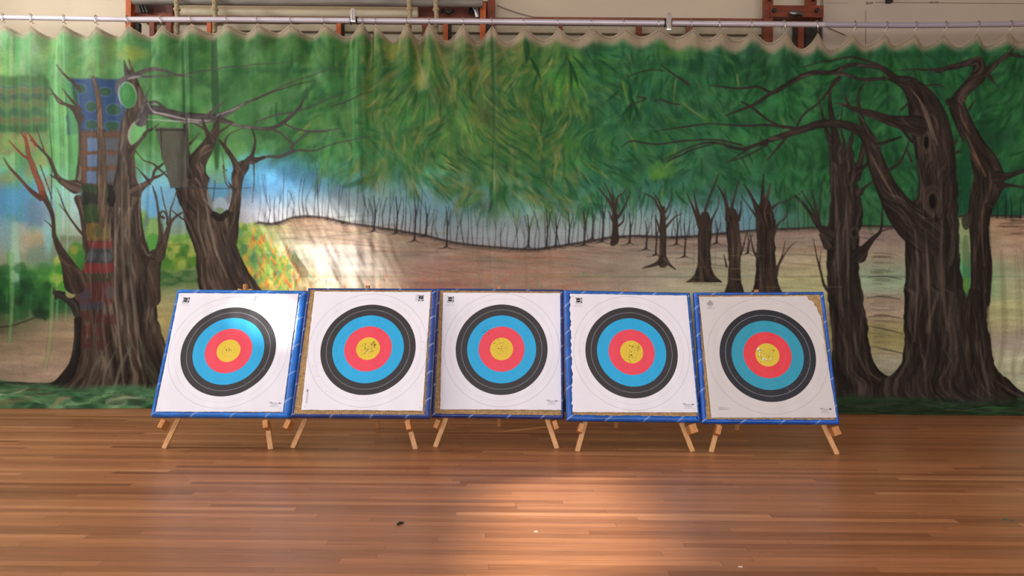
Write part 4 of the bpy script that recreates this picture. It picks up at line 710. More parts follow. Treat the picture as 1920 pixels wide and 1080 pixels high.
    # centre seam of the cloth
    limb([(925,60,1.5),(927,300,1.5),(930,470,1.8),(932,560,1.6)], (120,170,150), tex=0, alpha=.2, soft=2.5)
    limb([(922,60,1.5),(923,300,1.5),(925,470,1.5)], (36,70,44), tex=0, alpha=.22, soft=2.5)
    return np.clip(C, 6, 252)

# ---------------------------------------------------------------- the painted backcloth
PAINT_GAIN = .95
def build_cloth():
    C = paint_backcloth()
    NX, NZ, NF = 1420, 500, 56
    xs = np.linspace(-7.75, 7.75, NX).astype(np.float64)
    pu = np.array([W(u, v, CY).x for u, v in PEAK]); pz = np.array([W(u, v, CY).z-.015 for u, v in PEAK])
    rs = np.random.RandomState(5)
    sag = []                       # hem outline: peaks at the hooks, slack between
    seg = np.clip(np.searchsorted(pu, xs)-1, 0, len(pu)-2)
    t = np.clip((xs-pu[seg])/(pu[seg+1]-pu[seg]), 0, 1)
    us = 960+xs/CY*F
    dep = np.interp(us, [0, 450, 640, 930, 1000, 1250, 1450, 1700, 1900], [.105, .10, .14, .19, .14, .10, .17, .17, .12])*(.72+.5*rs.rand(len(pu))[seg])
    skew = (.38+.25*rs.rand(len(pu)))[seg]
    tt = np.where(t < skew, t/skew*.5, .5+(t-skew)/(1-skew)*.5)
    prof = 1-np.abs(2*tt-1)**1.8
    ztop = pz[seg]*(1-t)+pz[seg+1]*t-dep*prof
    zb0 = .035
    rowt = np.linspace(0, 1, NZ)
    Z = ztop[None, :]+(zb0-ztop[None, :])*rowt[:, None]
    X_ = np.repeat(xs[None, :], NZ, 0)
    def fold(x, z):
        d = (ztop[None, :]-z)
        near = np.exp(-d/.42)
        y = -.05*near*np.cos(2*np.pi*t)[None, :]*(.5+.8*vnoise(x*1.7, z*.2, 61))*(1+.9*np.exp(-((x+1.2)/1.3)**2))
        y += (fbm(x*1.9+40, z*.10+5, 62, 3)-.5)*.075*(.55+.45*near)*np.clip(d*3, .4, 1)
        y += (fbm(x*5.2+10+z*.22, z*.30, 63, 3)-.5)*.020
        y += (vnoise(x*.45, z*.3, 64)-.5)*.09
        # creases dragging across the lit part of the hillside
        w_ = np.exp(-((x+2.55)/1.5)**2-((z-2.15)/.75)**2)
        y += w_*(fbm((x+z*.55)*4.2, (z-x*.25)*1.1, 65, 3)-.5)*.13
        # slack at both sides near the floor
        w2 = np.exp(-((x-7.0)/.7)**2)*np.clip(2.8-z, 0, 2)/2+np.exp(-((x+6.6)/.8)**2)*np.clip(1.6-z, 0, 1)
        y += w2*(fbm(x*3.4+z*.3, z*.45, 66, 3)-.5)*.16
        for xc, a, s_ in ((-4.42, -.022, .035), (-4.47, .02, .05), (-.27, .012, .02), (-1.85, .02, .06), (-2.08, -.025, .08), (-4.93, .012, .03)):
            y += a*np.exp(-((x-xc-.02*np.sin(z*2))/s_)**2)*np.clip((z-1.2)/1.5, 0, 1)
        return y
    Yc = CY+fold(X_, Z)
    # the spare length lies on the boards: rolls of cloth running forward to the front edge
    s = np.linspace(0, 1, NF+1)[1:][:, None]
    xx = np.repeat(xs[None, :], NF, 0)
    full = np.interp(xs, [-7.8, -5.4, -4.9, -4.4, 2, 5.6, 6.4, 7.8], [1, 1, .8, .3, .16, .14, .45, .5])[None, :]
    yfront = np.interp(xs, [-7.75, -6, -4.9, -4.0, 0, 5, 6.5, 7.75], [9.33, 9.33, 9.40, 9.42, 9.40, 9.385, 9.375, 9.37])[None, :]+(vnoise(xs*2.2, xs*0, 69)[None, :]-.5)*.05
    ybot = Yc[-1][None, :]
    yy = ybot+(yfront-ybot)*s
    wv_ = fbm(xx*.9, s*1.2, 70, 3)
    roll = np.abs(np.sin(np.pi*(s*2.6+wv_*2.2+xx*.22)))**.55
    ridg = 1-np.abs(2*fbm(xx*1.6-s*1.5, s*3+xx*.6, 71, 3)-1)
    env = np.sin(np.pi*np.clip(s*1.02, 0, 1))**.5*(1-.45*s)
    zz = zb0*(1-s)+full*env*(.035+.105*roll+.10*ridg**3)+.008
    zz[-1] = .004
    base_lift = np.interp(xs, [-7.8, -5, -4.4, 7.8], [.10, .09, .0, .0])
    # cloth rows just above the floor swell forward a little where it is bunched
    k = np.clip(1-Z/.30, 0, 1)
    Yc = Yc-k*full*.08*(.6+.8*vnoise(X_*2.3, Z*4, 72))
    yy[:] = Yc[-1][None, :]+(yfront-Yc[-1][None, :])*s
    Vx = np.vstack([X_, xx]); Vy = np.vstack([Yc, yy]); Vz = np.vstack([Z, zz])
    # paint coordinates are lengths measured on the flat cloth
    c_, s_ = math.cos(ROLL), math.sin(ROLL)
    cz = np.vstack([Z, zb0-np.repeat(s*.24, NX, 1)])
    a = Vx/CY*F; b_ = (H-cz)/CY*F
    U = 960+c_*a-s_*b_; V = 540+s_*a+c_*b_
    fu = np.clip(U-PX0, 0, PW-1.01); fv = np.clip(V-PY0, 0, PH-1.01)
    i0 = fv.astype(int); j0 = fu.astype(int); ti = (fv-i0)[..., None]; tj = (fu-j0)[..., None]
    c = (C[i0, j0]*(1-tj)+C[i0, j0+1]*tj)*(1-ti)+(C[i0+1, j0]*(1-tj)+C[i0+1, j0+1]*tj)*ti
    # unpainted hem
    d = np.vstack([ztop[None, :]-Z, np.full((NF, NX), 9.)])
    flat = np.vstack([W(0, 0, CY).z*0+(pz[seg]*(1-t)+pz[seg+1]*t)[None, :]-Z, np.full((NF, NX), 9.)])
    wid = np.interp(us, [0, 300, 420, 640, 700, 930, 1000, 1200, 1420, 1560, 1700, 1920], [.03, .03, .08, .07, .10, .14, .10, .15, .15, .14, .08, .10])[None, :]
    hm = sm(1., 0., (.45*flat+.55*d-wid*(.3+1.1*fbm(Vx*3.1, Vz*1, 74, 3)))/.13)
    hm = np.maximum(hm*.95, sm(.035, .015, d))
    hemc = np.array([158, 142, 122.])*(1-.22*sm(.018, .03, d)[..., None]*sm(.042, .03, d)[..., None])*(1+(fbm(Vx*9, Vz*9, 75)-.5)[..., None]*.16)
    c = c*(1-hm[..., None])+hemc*hm[..., None]
    c = c/255.; lin = np.where(c <= .04045, c/12.92, ((c+.055)/1.055)**2.4)*PAINT_GAIN
    lin = np.minimum(lin, .86)
    NR = NZ+NF
    co = np.stack([Vx, Vy, Vz], -1).reshape(-1, 3).astype(np.float32)
    me = bpy.data.meshes.new('painted_backcloth')
    nv = NR*NX; idx = np.arange(nv).reshape(NR, NX)
    q = np.stack([idx[:-1, :-1], idx[1:, :-1], idx[1:, 1:], idx[:-1, 1:]], -1).reshape(-1, 4)
    me.vertices.add(nv); me.vertices.foreach_set('co', co.ravel())
    me.loops.add(q.size); me.loops.foreach_set('vertex_index', q.ravel().astype(np.int32))
    me.polygons.add(len(q)); me.polygons.foreach_set('loop_start', (np.arange(len(q))*4).astype(np.int32))
    try: me.polygons.foreach_set('loop_total', np.full(len(q), 4, np.int32))
    except Exception: pass
    me.update(calc_edges=True)
    me.polygons.foreach_set('use_smooth', np.ones(len(q), bool))
    at = me.color_attributes.new('pigment', 'FLOAT_COLOR', 'POINT')
    at.data.foreach_set('color', np.concatenate([lin.reshape(-1, 3), np.ones((nv, 1))], 1).astype(np.float32).ravel())
    m = bpy.data.materials.new('painted_canvas'); m.use_nodes = True; nt = m.node_tree; N = nt.nodes; L = nt.links; b = N['Principled BSDF']
    va = N.new('ShaderNodeVertexColor'); va.layer_name = 'pigment'
    tc = N.new('ShaderNodeTexCoord'); ns = N.new('ShaderNodeTexNoise'); ns.inputs['Scale'].default_value = 42; ns.inputs['Detail'].default_value = 5; L.new(tc.outputs['Object'], ns.inputs['Vector'])
    mr = N.new('ShaderNodeMapRange'); mr.inputs['From Min'].default_value = .3; mr.inputs['From Max'].default_value = .7; mr.inputs['To Min'].default_value = .9; mr.inputs['To Max'].default_value = 1.1; L.new(ns.outputs['Fac'], mr.inputs['Value'])
    vm = N.new('ShaderNodeVectorMath'); vm.operation = 'SCALE'; L.new(va.outputs['Color'], vm.inputs[0]); L.new(mr.outputs[0], vm.inputs['Scale'])
    L.new(vm.outputs[0], b.inputs['Base Color']); b.inputs['Roughness'].default_value = .6; b.inputs['Specular IOR Level'].default_value = .16
    n2 = N.new('ShaderNodeTexNoise'); n2.inputs['Scale'].default_value = 16; n2.inputs['Detail'].default_value = 6; L.new(tc.outputs['Object'], n2.inputs['Vector'])
    bp = N.new('ShaderNodeBump'); bp.inputs['Strength'].default_value = .25; bp.inputs['Distance'].default_value = .012; L.new(n2.outputs['Fac'], bp.inputs['Height']); L.new(bp.outputs['Normal'], b.inputs['Normal'])
    me.materials.append(m)
    o = bpy.data.objects.new('painted_backcloth', me); COL.objects.link(o)
    tag(o, 'huge cloth backdrop painted with a green woodland and bare trees, hanging behind the five targets', 'backdrop')
build_cloth()

# ---------------------------------------------------------------- archery targets on easels
def straw_mat():
    m = mat('plaited_straw', rgb(190, 155, 108), .85, noise=.22, scale=30, stretch=(1, 1, 1))
    nt = m.node_tree; N = nt.nodes; L = nt.links; b = N['Principled BSDF']; tc = N.new('ShaderNodeTexCoord')
    w = N.new('ShaderNodeTexWave'); w.inputs['Scale'].default_value = 16; w.inputs['Distortion'].default_value = 3; w.inputs['Detail'].default_value = 2; w.bands_direction = 'Z'; L.new(tc.outputs['Object'], w.inputs['Vector'])
    w2 = N.new('ShaderNodeTexWave'); w2.inputs['Scale'].default_value = 16; w2.inputs['Distortion'].default_value = 3; w2.bands_direction = 'X'; L.new(tc.outputs['Object'], w2.inputs['Vector'])
    ad = N.new('ShaderNodeMath'); ad.operation = 'MULTIPLY'; L.new(w.outputs['Fac'], ad.inputs[0]); L.new(w2.outputs['Fac'], ad.inputs[1])
    bp = N.new('ShaderNodeBump'); bp.inputs['Strength'].default_value = .9; bp.inputs['Distance'].default_value = .012; L.new(ad.outputs[0], bp.inputs['Height']); L.new(bp.outputs['Normal'], b.inputs['Normal'])
    return m
M_straw = straw_mat()
def tape_mat(name, c):
    """glossy wrapped tarpaulin binding with thin diagonal overlap lines"""
    m = mat(name, rgb(*c), .32, noise=.22, scale=7, bump=.55, bscale=22)
    nt = m.node_tree; N = nt.nodes; L = nt.links; b = N['Principled BSDF']
    tc = N.new('ShaderNodeTexCoord'); mp = N.new('ShaderNodeMapping'); mp.inputs['Rotation'].default_value = (0, math.radians(38), 0); L.new(tc.outputs['Object'], mp.inputs['Vector'])
    w = N.new('ShaderNodeTexWave'); w.bands_direction = 'Z'; w.inputs['Scale'].default_value = 1.35; w.inputs['Distortion'].default_value = 1.2; w.inputs['Detail'].default_value = 0; L.new(mp.outputs[0], w.inputs['Vector'])
    r = N.new('ShaderNodeValToRGB'); r.color_ramp.elements[0].position = .985; r.color_ramp.elements[1].position = .996; r.color_ramp.elements[0].color = (0, 0, 0, 1); r.color_ramp.elements[1].color = (.6, .6, .6, 1); L.new(w.outputs['Fac'], r.inputs['Fac'])
    mx = N.new('ShaderNodeMix'); mx.data_type = 'RGBA'; L.new(r.outputs['Color'], mx.inputs[0])
    src = b.inputs['Base Color'].links[0].from_socket; L.new(src, mx.inputs[6]); mx.inputs[7].default_value = rgb(150, 175, 215); L.new(mx.outputs[2], b.inputs['Base Color'])
    return m
def paper_mat(name, c, rough=.7):
    m = mat(name, c, rough, noise=.03, scale=3.5, bump=.32, bscale=7, stretch=(1, 1, .45), spec=.3); return m
INK = dict(white=paper_mat('paper_white', rgb(232, 232, 244)), black=paper_mat('ink_black', rgb(54, 52, 56), .55), blue=paper_mat('ink_blue', rgb(40, 170, 228), .55), red=paper_mat('ink_red', rgb(232, 74, 94), .55), gold=paper_mat('ink_gold', rgb(224, 196, 62), .55),
           line=mat('print_grey', rgb(120, 122, 128), .6), pale=mat('print_pale', rgb(176, 178, 188), .6), dark=mat('hole_dark', rgb(44, 36, 34), .9), stamp=mat('stamp_black', rgb(22, 20, 30), .6), torn=mat('torn_paper', rgb(236, 234, 232), .9))
INK2 = dict(INK, white=paper_mat('aged_paper', rgb(206, 202, 204)), black=paper_mat('aged_ink_black', rgb(36, 37, 46), .55), blue=paper_mat('aged_ink_blue', rgb(44, 150, 180), .55), red=paper_mat('aged_ink_red', rgb(222, 62, 74), .55), gold=paper_mat('aged_ink_gold', rgb(214, 190, 60), .55))
KEYS = ['white', 'black', 'blue', 'red', 'gold', 'line', 'pale', 'dark', 'stamp', 'torn']
TH = .085
def rotm(tilt, yaw, roll_):
    return Matrix.Rotation(yaw, 3, 'Z') @ Matrix.Rotation(tilt, 3, 'X') @ Matrix.Rotation(roll_, 3, 'Y')
BD = [ # pose, tape colour, border widths L R T B, paper corners TL TR BR BL, ring centre, easel feet (photo), label
 dict(p=(-2.8988, 7.2881, .9776, -.4229, .0202, .0027), tape=(30, 112, 206), bw=(.036, .075, .045, .045), paper=[(-.657, .640), (.612, .648), (.616, -.640), (-.640, -.648)], cen=(-.025, -.004), feet=((308, 841), (508, 842)),
      label='archery target with bright blue edging and no straw showing, leftmost of the five'),
 dict(p=(-1.4804, 7.1812, 1.005, -.4159, -.0092, -.0038), tape=(42, 70, 148), bw=(.026, .05, .02, .026), paper=[(-.604, .646), (.622, .644), (.612, -.626), (-.584, -.624)], cen=(.019, .011), feet=((549, 840), (779, 842)),
      label='navy-edged archery target with the black logo at its top right, second from left'),
 dict(p=(-.1335, 7.4259, .9782, -.2862, -.018, .0022), tape=(40, 62, 138), bw=(.03, .032, .022, .034), paper=[(-.616, .637), (.648, .646), (.655, -.603), (-.594, -.614)], cen=(.029, .026), feet=((816, 842), (1044, 846)),
      label='navy-edged archery target with a straw strip down its left side, middle of the five'),
 dict(p=(1.2419, 7.3294, .9698, -.3289, .0574, .0143), tape=(22, 92, 186), bw=(.058, .03, .04, .055), paper=[(-.624, .646), (.640, .655), (.655, -.597), (-.626, -.609)], cen=(.008, .022), feet=((1082, 846), (1298, 851)),
      label='mid-blue edged archery target with clean white paper and a torn lower edge, second from right'),
 dict(p=(2.6138, 7.2784, .9686, -.3014, -.0752, -.0157), tape=(20, 88, 188), bw=(.045, .036, .03, .04), paper=[(-.626, .637), (.49, .640), (.56, .56), (.612, .42), (.645, -.63), (-.583, -.637)], cen=(.029, .008), feet=((1333, 849), (1569, 852)),
      label='blue-edged archery target with aged greyish paper torn at top right, rightmost of the five')]
S2 = .69
def build_board(i, d):
    x, y, z, ti, ya, ro = d['p']; R = rotm(ti, ya, ro).to_4x4(); hs = [.69, .682, .682, .680, .674][i]
    e = bpy.data.objects.new('archery_target', None); e.matrix_world = Matrix.Translation((x, y, z)) @ R; e.empty_display_size = .2; COL.objects.link(e)
    tag(e, d['label'], 'archery target', 'archery targets in a row before the backcloth')
    rs = np.random.RandomState(30+i)
    # straw core
    m = MB(); m.box((-hs+.012, .006, -S2+.012), (hs-.012, TH-.004, S2-.012), bev=.006); m.build('straw_core', M_straw, e)
    # wrapped edging: soft roll of constant section around the core, wobbling inner edge
    L_, R_, T_, B_ = d['bw']; m = MB(); n = 44
    def side(a, b, inn, w):
        a, b, inn = Vector(a), Vector(b), Vector(inn); rows = []
        for k in range(n+1):
            t = k/n; c = a.lerp(b, t); ww = w*(1+.18*(rs.rand()-.5)); bul = .004*rs.rand()
            din = min(k, n-k); mit = min(1, 1)
            cornr = 1 if 0 < k < n else 0
            p = []
            tt = (b-a).normalized(); sh = lambda q: q  # profile: front inner -> front -> outer -> back -> back inner
            for (off, dep) in ((ww, .004), (ww*.9, -.004-bul), (ww*.45, -.009-bul), (.010, -.006), (0, .006), (-.003-bul, TH*.5), (0, TH-.006), (.012, TH+.003), (.05, TH+.002)):
                q = c+inn*off+Vector((0, dep, 0))
                # mitre at the ends
                if k == 0: q = q+tt*max(0, off)
                if k == n: q = q-tt*max(0, off)
                p.append(q)
            rows.append(p)
        kk = len(rows[0]); vs = [q for r_ in rows for q in r_]
        m.add(vs, [(r_*kk+c_, r_*kk+c_+1, (r_+1)*kk+c_+1, (r_+1)*kk+c_) for r_ in range(n) for c_ in range(kk-1)], 0, True)
    side((-hs, 0, -S2), (-hs, 0, S2), (1, 0, 0), L_); side((-hs, 0, S2), (hs, 0, S2), (0, 0, -1), T_)
    side((hs, 0, S2), (hs, 0, -S2), (-1, 0, 0), R_); side((hs, 0, -S2), (-hs, 0, -S2), (0, 0, 1), B_)
    m.build('edging', tape_mat('tarpaulin_tape', d['tape']), e)
    # paper face, gently buckled
    Y0 = -.013
    def wv(px, pz): return Y0-.003*(math.sin(px*7+i)+math.sin(pz*5+px*3+i*2))*.5-.0015*math.sin(px*31+pz*2)
    m = MB(); cx, cz = d['cen']; ST = .0606; pp = d['paper']
    # torn outline sampled finely
    out = []
    for k in range(len(pp)):
        a, b = pp[k], pp[(k+1) % len(pp)]; l = math.hypot(b[0]-a[0], b[1]-a[1]); nn = max(3, int(l/.02))
        rough_ = .0011 if not (i == 4 and k in (1, 2)) else .006
        if i == 3 and k == 3: rough_ = .006
        for q in range(nn): t = q/nn; out.append((a[0]+(b[0]-a[0])*t+rs.normal(0, rough_)*(q > 0), a[1]+(b[1]-a[1])*t+rs.normal(0, rough_)*(q > 0)))
    # polar fan from ring centre: rings then sheet edge
    NA = 360
    def edge_r(th):
        dx, dz = math.cos(th), math.sin(th); best = 9
        for k in range(len(out)):
            ax, az = out[k][0]-cx, out[k][1]-cz; bx, bz = out[(k+1) % len(out)][0]-cx, out[(k+1) % len(out)][1]-cz
            ex, ez = bx-ax, bz-az; den = dx*ez-dz*ex
            if abs(den) < 1e-12: continue
            r_ = (ax*ez-az*ex)/den; s_ = (ax*dz-az*dx)/den
            if r_ > 0 and -1e-6 <= s_ <= 1+1e-6: best = min(best, r_)
        return best
    ths = sorted(set([2*math.pi*k/NA for k in range(NA)]+[math.atan2(b_-cz, a_-cx) % (2*math.pi) for a_, b_ in pp])); er = [edge_r(t) for t in ths]; na = len(ths)
    LW = .0016
    rad = [(.0, 'gold')]
    prof = [(.03, 'gold'), (.03+LW, 'line'), (ST-.0, 'gold'), (ST+LW, 'line'), (2*ST, 'gold'), (3*ST, 'red'), (3*ST+LW*.7, 'line'), (4*ST, 'red'), (5*ST, 'blue'), (5*ST+LW*.7, 'line'), (6*ST, 'blue'), (6.5*ST, 'black'), (7*ST, 'black'), (7*ST+.0024, 'pale'), (7.5*ST, 'black'), (8*ST, 'black'), (9*ST, 'white'), (9*ST+LW, 'pale'), (10*ST, 'white'), (10*ST+LW*1.3, 'line')]
    if i == 4: prof = [(r_, k_) for r_, k_ in prof]
    vs = [(cx, wv(cx, cz), cz)]; fs = []; mi = []
    for k, th in enumerate(ths): pass
    radii = [0.001]+[p_[0] for p_ in prof]
    cols = ['gold']+[p_[1] for p_ in prof]
    rings = []
    for r_ in radii:
        rings.append([len(vs)+k for k in range(na)])
        for k, th in enumerate(ths):
            q = min(r_, er[k]); px, pz = cx+q*math.cos(th), cz+q*math.sin(th); vs.append((px, wv(px, pz), pz))
    for f_ in (.5, 1.):
        rings.append([len(vs)+k for k in range(na)]); cols.append('white')
        for k, th in enumerate(ths):
            q = radii[-1]+(max(er[k], radii[-1])-radii[-1])*f_; q = min(q, max(er[k], 0)); px, pz = cx+q*math.cos(th), cz+q*math.sin(th); vs.append((px, wv(px, pz)+(.003 if f_ == 1. else 0), pz))
    for k in range(na): m.add([], [], 0)
    m.v = vs
    for k in range(na): m.f.append((0, rings[0][k], rings[0][(k+1) % na])); m.m.append(KEYS.index('gold')); m.sm.append(True)
    for j in range(len(rings)-1):
        ci = KEYS.index(cols[j+1] if j+1 < len(cols) else 'white')
        for k in range(na): m.f.append((rings[j][k], rings[j+1][k], rings[j+1][(k+1) % na], rings[j][(k+1) % na])); m.m.append(ci); m.sm.append(True)
    def mark(poly, key, lift=.0012): m.add([(a, wv(a, c)-lift, c) for a, c in poly], [tuple(range(len(poly)))], KEYS.index(key))
    def disc(a, c, r_, key, n_=7, lift=.0014): mark([(a+r_*math.cos(2*math.pi*k/n_)*(1+.3*(rs.rand()-.5)), c+r_*math.sin(2*math.pi*k/n_)*(1+.3*(rs.rand()-.5))) for k in range(n_)], key, lift)
    # cross at the very centre
    disc(cx, cz, .004, 'line')
    # arrow holes
    nh = [46, 190, 110, 90, 170][i]
    for k in range(nh):
        r_ = abs(rs.normal(0, .25 if i != 1 else .30)); th = rs.uniform(0, 2*math.pi)
        if rs.rand() < .25: r_ = rs.uniform(.1, .6)
        px, pz = cx+r_*math.cos(th), cz+r_*math.sin(th)
        if abs(px) < .6 and abs(pz) < .58:
            on = r_ < .485 and r_ > .36
            disc(px, pz, rs.uniform(.0014, .0034), 'pale' if on and rs.rand() < .5 else 'dark', 6)
    cl = {0: [(0, 0, .03, 8)], 1: [(.055, .045, .022, 26), (-.04, .035, .02, 9), (0, -.02, .035, 16)], 2: [(-.04, .07, .03, 10), (-.16, .2, .05, 14), (-.02, 0, .03, 8)], 3: [(.06, .05, .03, 16), (0, .06, .03, 10), (0, -.05, .05, 22)], 4: [(-.075, .045, .016, 16), (-.05, -.035, .03, 14), (.06, .05, .015, 6)]}[i]
    for (ox, oz, sg, n_) in cl:
        for k in range(n_): disc(cx+ox+rs.normal(0, sg*.6), cz+oz+rs.normal(0, sg*.6), rs.uniform(.002, .005), 'dark', 6, .0016)
    if i == 4:
        for ox, oz, r_ in ((-.085, .06, .014), (-.075, .035, .010), (-.08, .0, .008), (-.045, -.045, .012), (-.02, -.05, .009), (.03, -.045, .008)): disc(cx+ox, cz+oz, r_, 'torn', 8, .0018); disc(cx+ox+.006, cz+oz-.004, r_*.4, 'dark', 6, .002)
    if i == 1:
        for ox, oz in ((.02, -.02), (-.01, -.04), (.05, .0)): disc(cx+ox, cz+oz, .005, 'torn', 7, .0018)
    if i == 0:
        for a, c in ((.165, .605), (.160, .588), (.158, .566)): disc(a, c, .006, 'dark')
    # printed maker's mark: black block split by white lines and a ring
    def logo(ox, oz, s_, rot=False):
        def T(a, c): return (ox+(c if rot else a)*s_, oz+(-a if rot else c)*s_)
        def in_(a, c): return
        G = 30
        for gy in range(G):
            run = None
            for gx in range(G+1):
                a = (gx+.5)/G*2-1; c = 1-(gy+.5)/G*2
                r_ = math.hypot(a+.12, c*1.02)
                ink = gx < G and not (abs(c) < .085) and not (abs(a-.52) < .07 and c > -.9) and not (abs(r_-.86) < .085) and abs(c) < .86
                if ink and run is None: run = gx
                if not ink and run is not None:
                    a0 = run/G*2-1; a1 = gx/G*2-1; c0 = 1-gy/G*2; c1 = 1-(gy+1)/G*2
                    mark([T(a0, c0), T(a1, c0), T(a1, c1), T(a0, c1)], 'stamp'); run = None
        x_ = -1
        while x_ < .95:
            w_ = rs.uniform(.05, .16); mark([T(x_, -1.05), T(min(1, x_+w_), -1.05), T(min(1, x_+w_), -1.2), T(x_, -1.2)], 'line'); x_ += w_+.05
    def smallprint(x0, x1, zt, rows, key='pale', h=.006):
        for k in range(rows):
            x_ = x0+rs.uniform(0, .01); zz_ = zt-k*h*1.7
            while x_ < x1-rs.uniform(0, .02):
                w_ = rs.uniform(.004, .014); mark([(x_, zz_), (x_+w_, zz_), (x_+w_, zz_-h*.6), (x_, zz_-h*.6)], key); x_ += w_+.004
    if i == 1:
        logo(.525, .575, .034, True)
        for k in range(26): a = .468+rs.uniform(-.004, .004); c = .61-k*.0028; mark([(a, c), (a+.012, c), (a+.012, c-.0014), (a, c-.0014)], 'pale')
    elif i < 4:
        ox, oz = [(-.565, .56), 0, (-.53, .565), (-.53, .575)][i]
        logo(ox, oz, .034); smallprint(ox-.055, ox+.055, oz-.058, 2 if i else 1)
    else:
        ox, oz = -.515, .565
        for r0, r1, a0, a1 in ((.026, .032, -200, 20), (.026, .032, 60, 120), (.026, .032, 30, 50), (.011, .017, 0, 360), (.0, .004, 0, 360)):
            n_ = max(6, int((a1-a0)/12))
            for k in range(n_):
                t0, t1 = math.radians(a0+(a1-a0)*k/n_), math.radians(a0+(a1-a0)*(k+1)/n_)
                mark([(ox+r0*math.cos(t0), oz+r0*math.sin(t0)), (ox+r1*math.cos(t0), oz+r1*math.sin(t0)), (ox+r1*math.cos(t1), oz+r1*math.sin(t1)), (ox+r0*math.cos(t1), oz+r0*math.sin(t1))], 'stamp' if r0 < .02 else 'line')
        smallprint(ox-.04, ox+.045, oz-.044, 2, 'line')
    if i == 1:                        # arrow print runs up the lower left edge on the turned sheet
        bx, bz = -.545, -.50
        for k in range(40): c = bz-.06+k*.003; mark([(bx+rs.uniform(-.012, 0), c), (bx+.012, c), (bx+.012, c-.0016), (bx, c-.0016)], 'pale')
        mark([(bx-.012, bz+.06), (bx+.012, bz+.06), (bx, bz+.09)], 'line')
    else:
        ax, az = {0: (.53, -.555), 2: (.56, -.515), 3: (.565, -.52), 4: (.55, -.548)}[i]
        key = 'line'
        mark([(ax-.05, az+.004), (ax+.045, az+.004), (ax+.045, az+.001), (ax-.05, az+.001)], key)
        mark([(ax+.035, az+.012), (ax+.065, az+.0025), (ax+.035, az-.007)], 'stamp' if i == 4 else key)
        for k in range(6): a = ax-.062+k*.006; mark([(a, az+.014), (a+.003, az+.014), (a+.007, az+.003), (a+.004, az+.003)], key)
        smallprint(ax-.045, ax+.03, az-.005, 2, key, .007); smallprint(ax-.055, ax+.045, az-.032, 1, key, .006)
        if i == 4: smallprint(-.51, -.40, -.535, 2, 'line', .009)
    ik = INK2 if i == 4 else INK
    o = m.build('target_face', [ik[k_] for k_ in KEYS], e, recalc=False)
    # nails that pin the paper corners
    for a, c in ((pp[0][0]+.03, pp[0][1]-.03), (pp[-1][0]+.03, pp[-1][1]+.03), (pp[-2][0]-.03, pp[-2][1]+.03)):
        m = MB(); m.tube([(a, wv(a, c)+.006, c), (a, wv(a, c)-.004, c)], .005, 8); m.build('pin', M_wire, e)
    return e, Matrix.Translation((x, y, z)) @ R

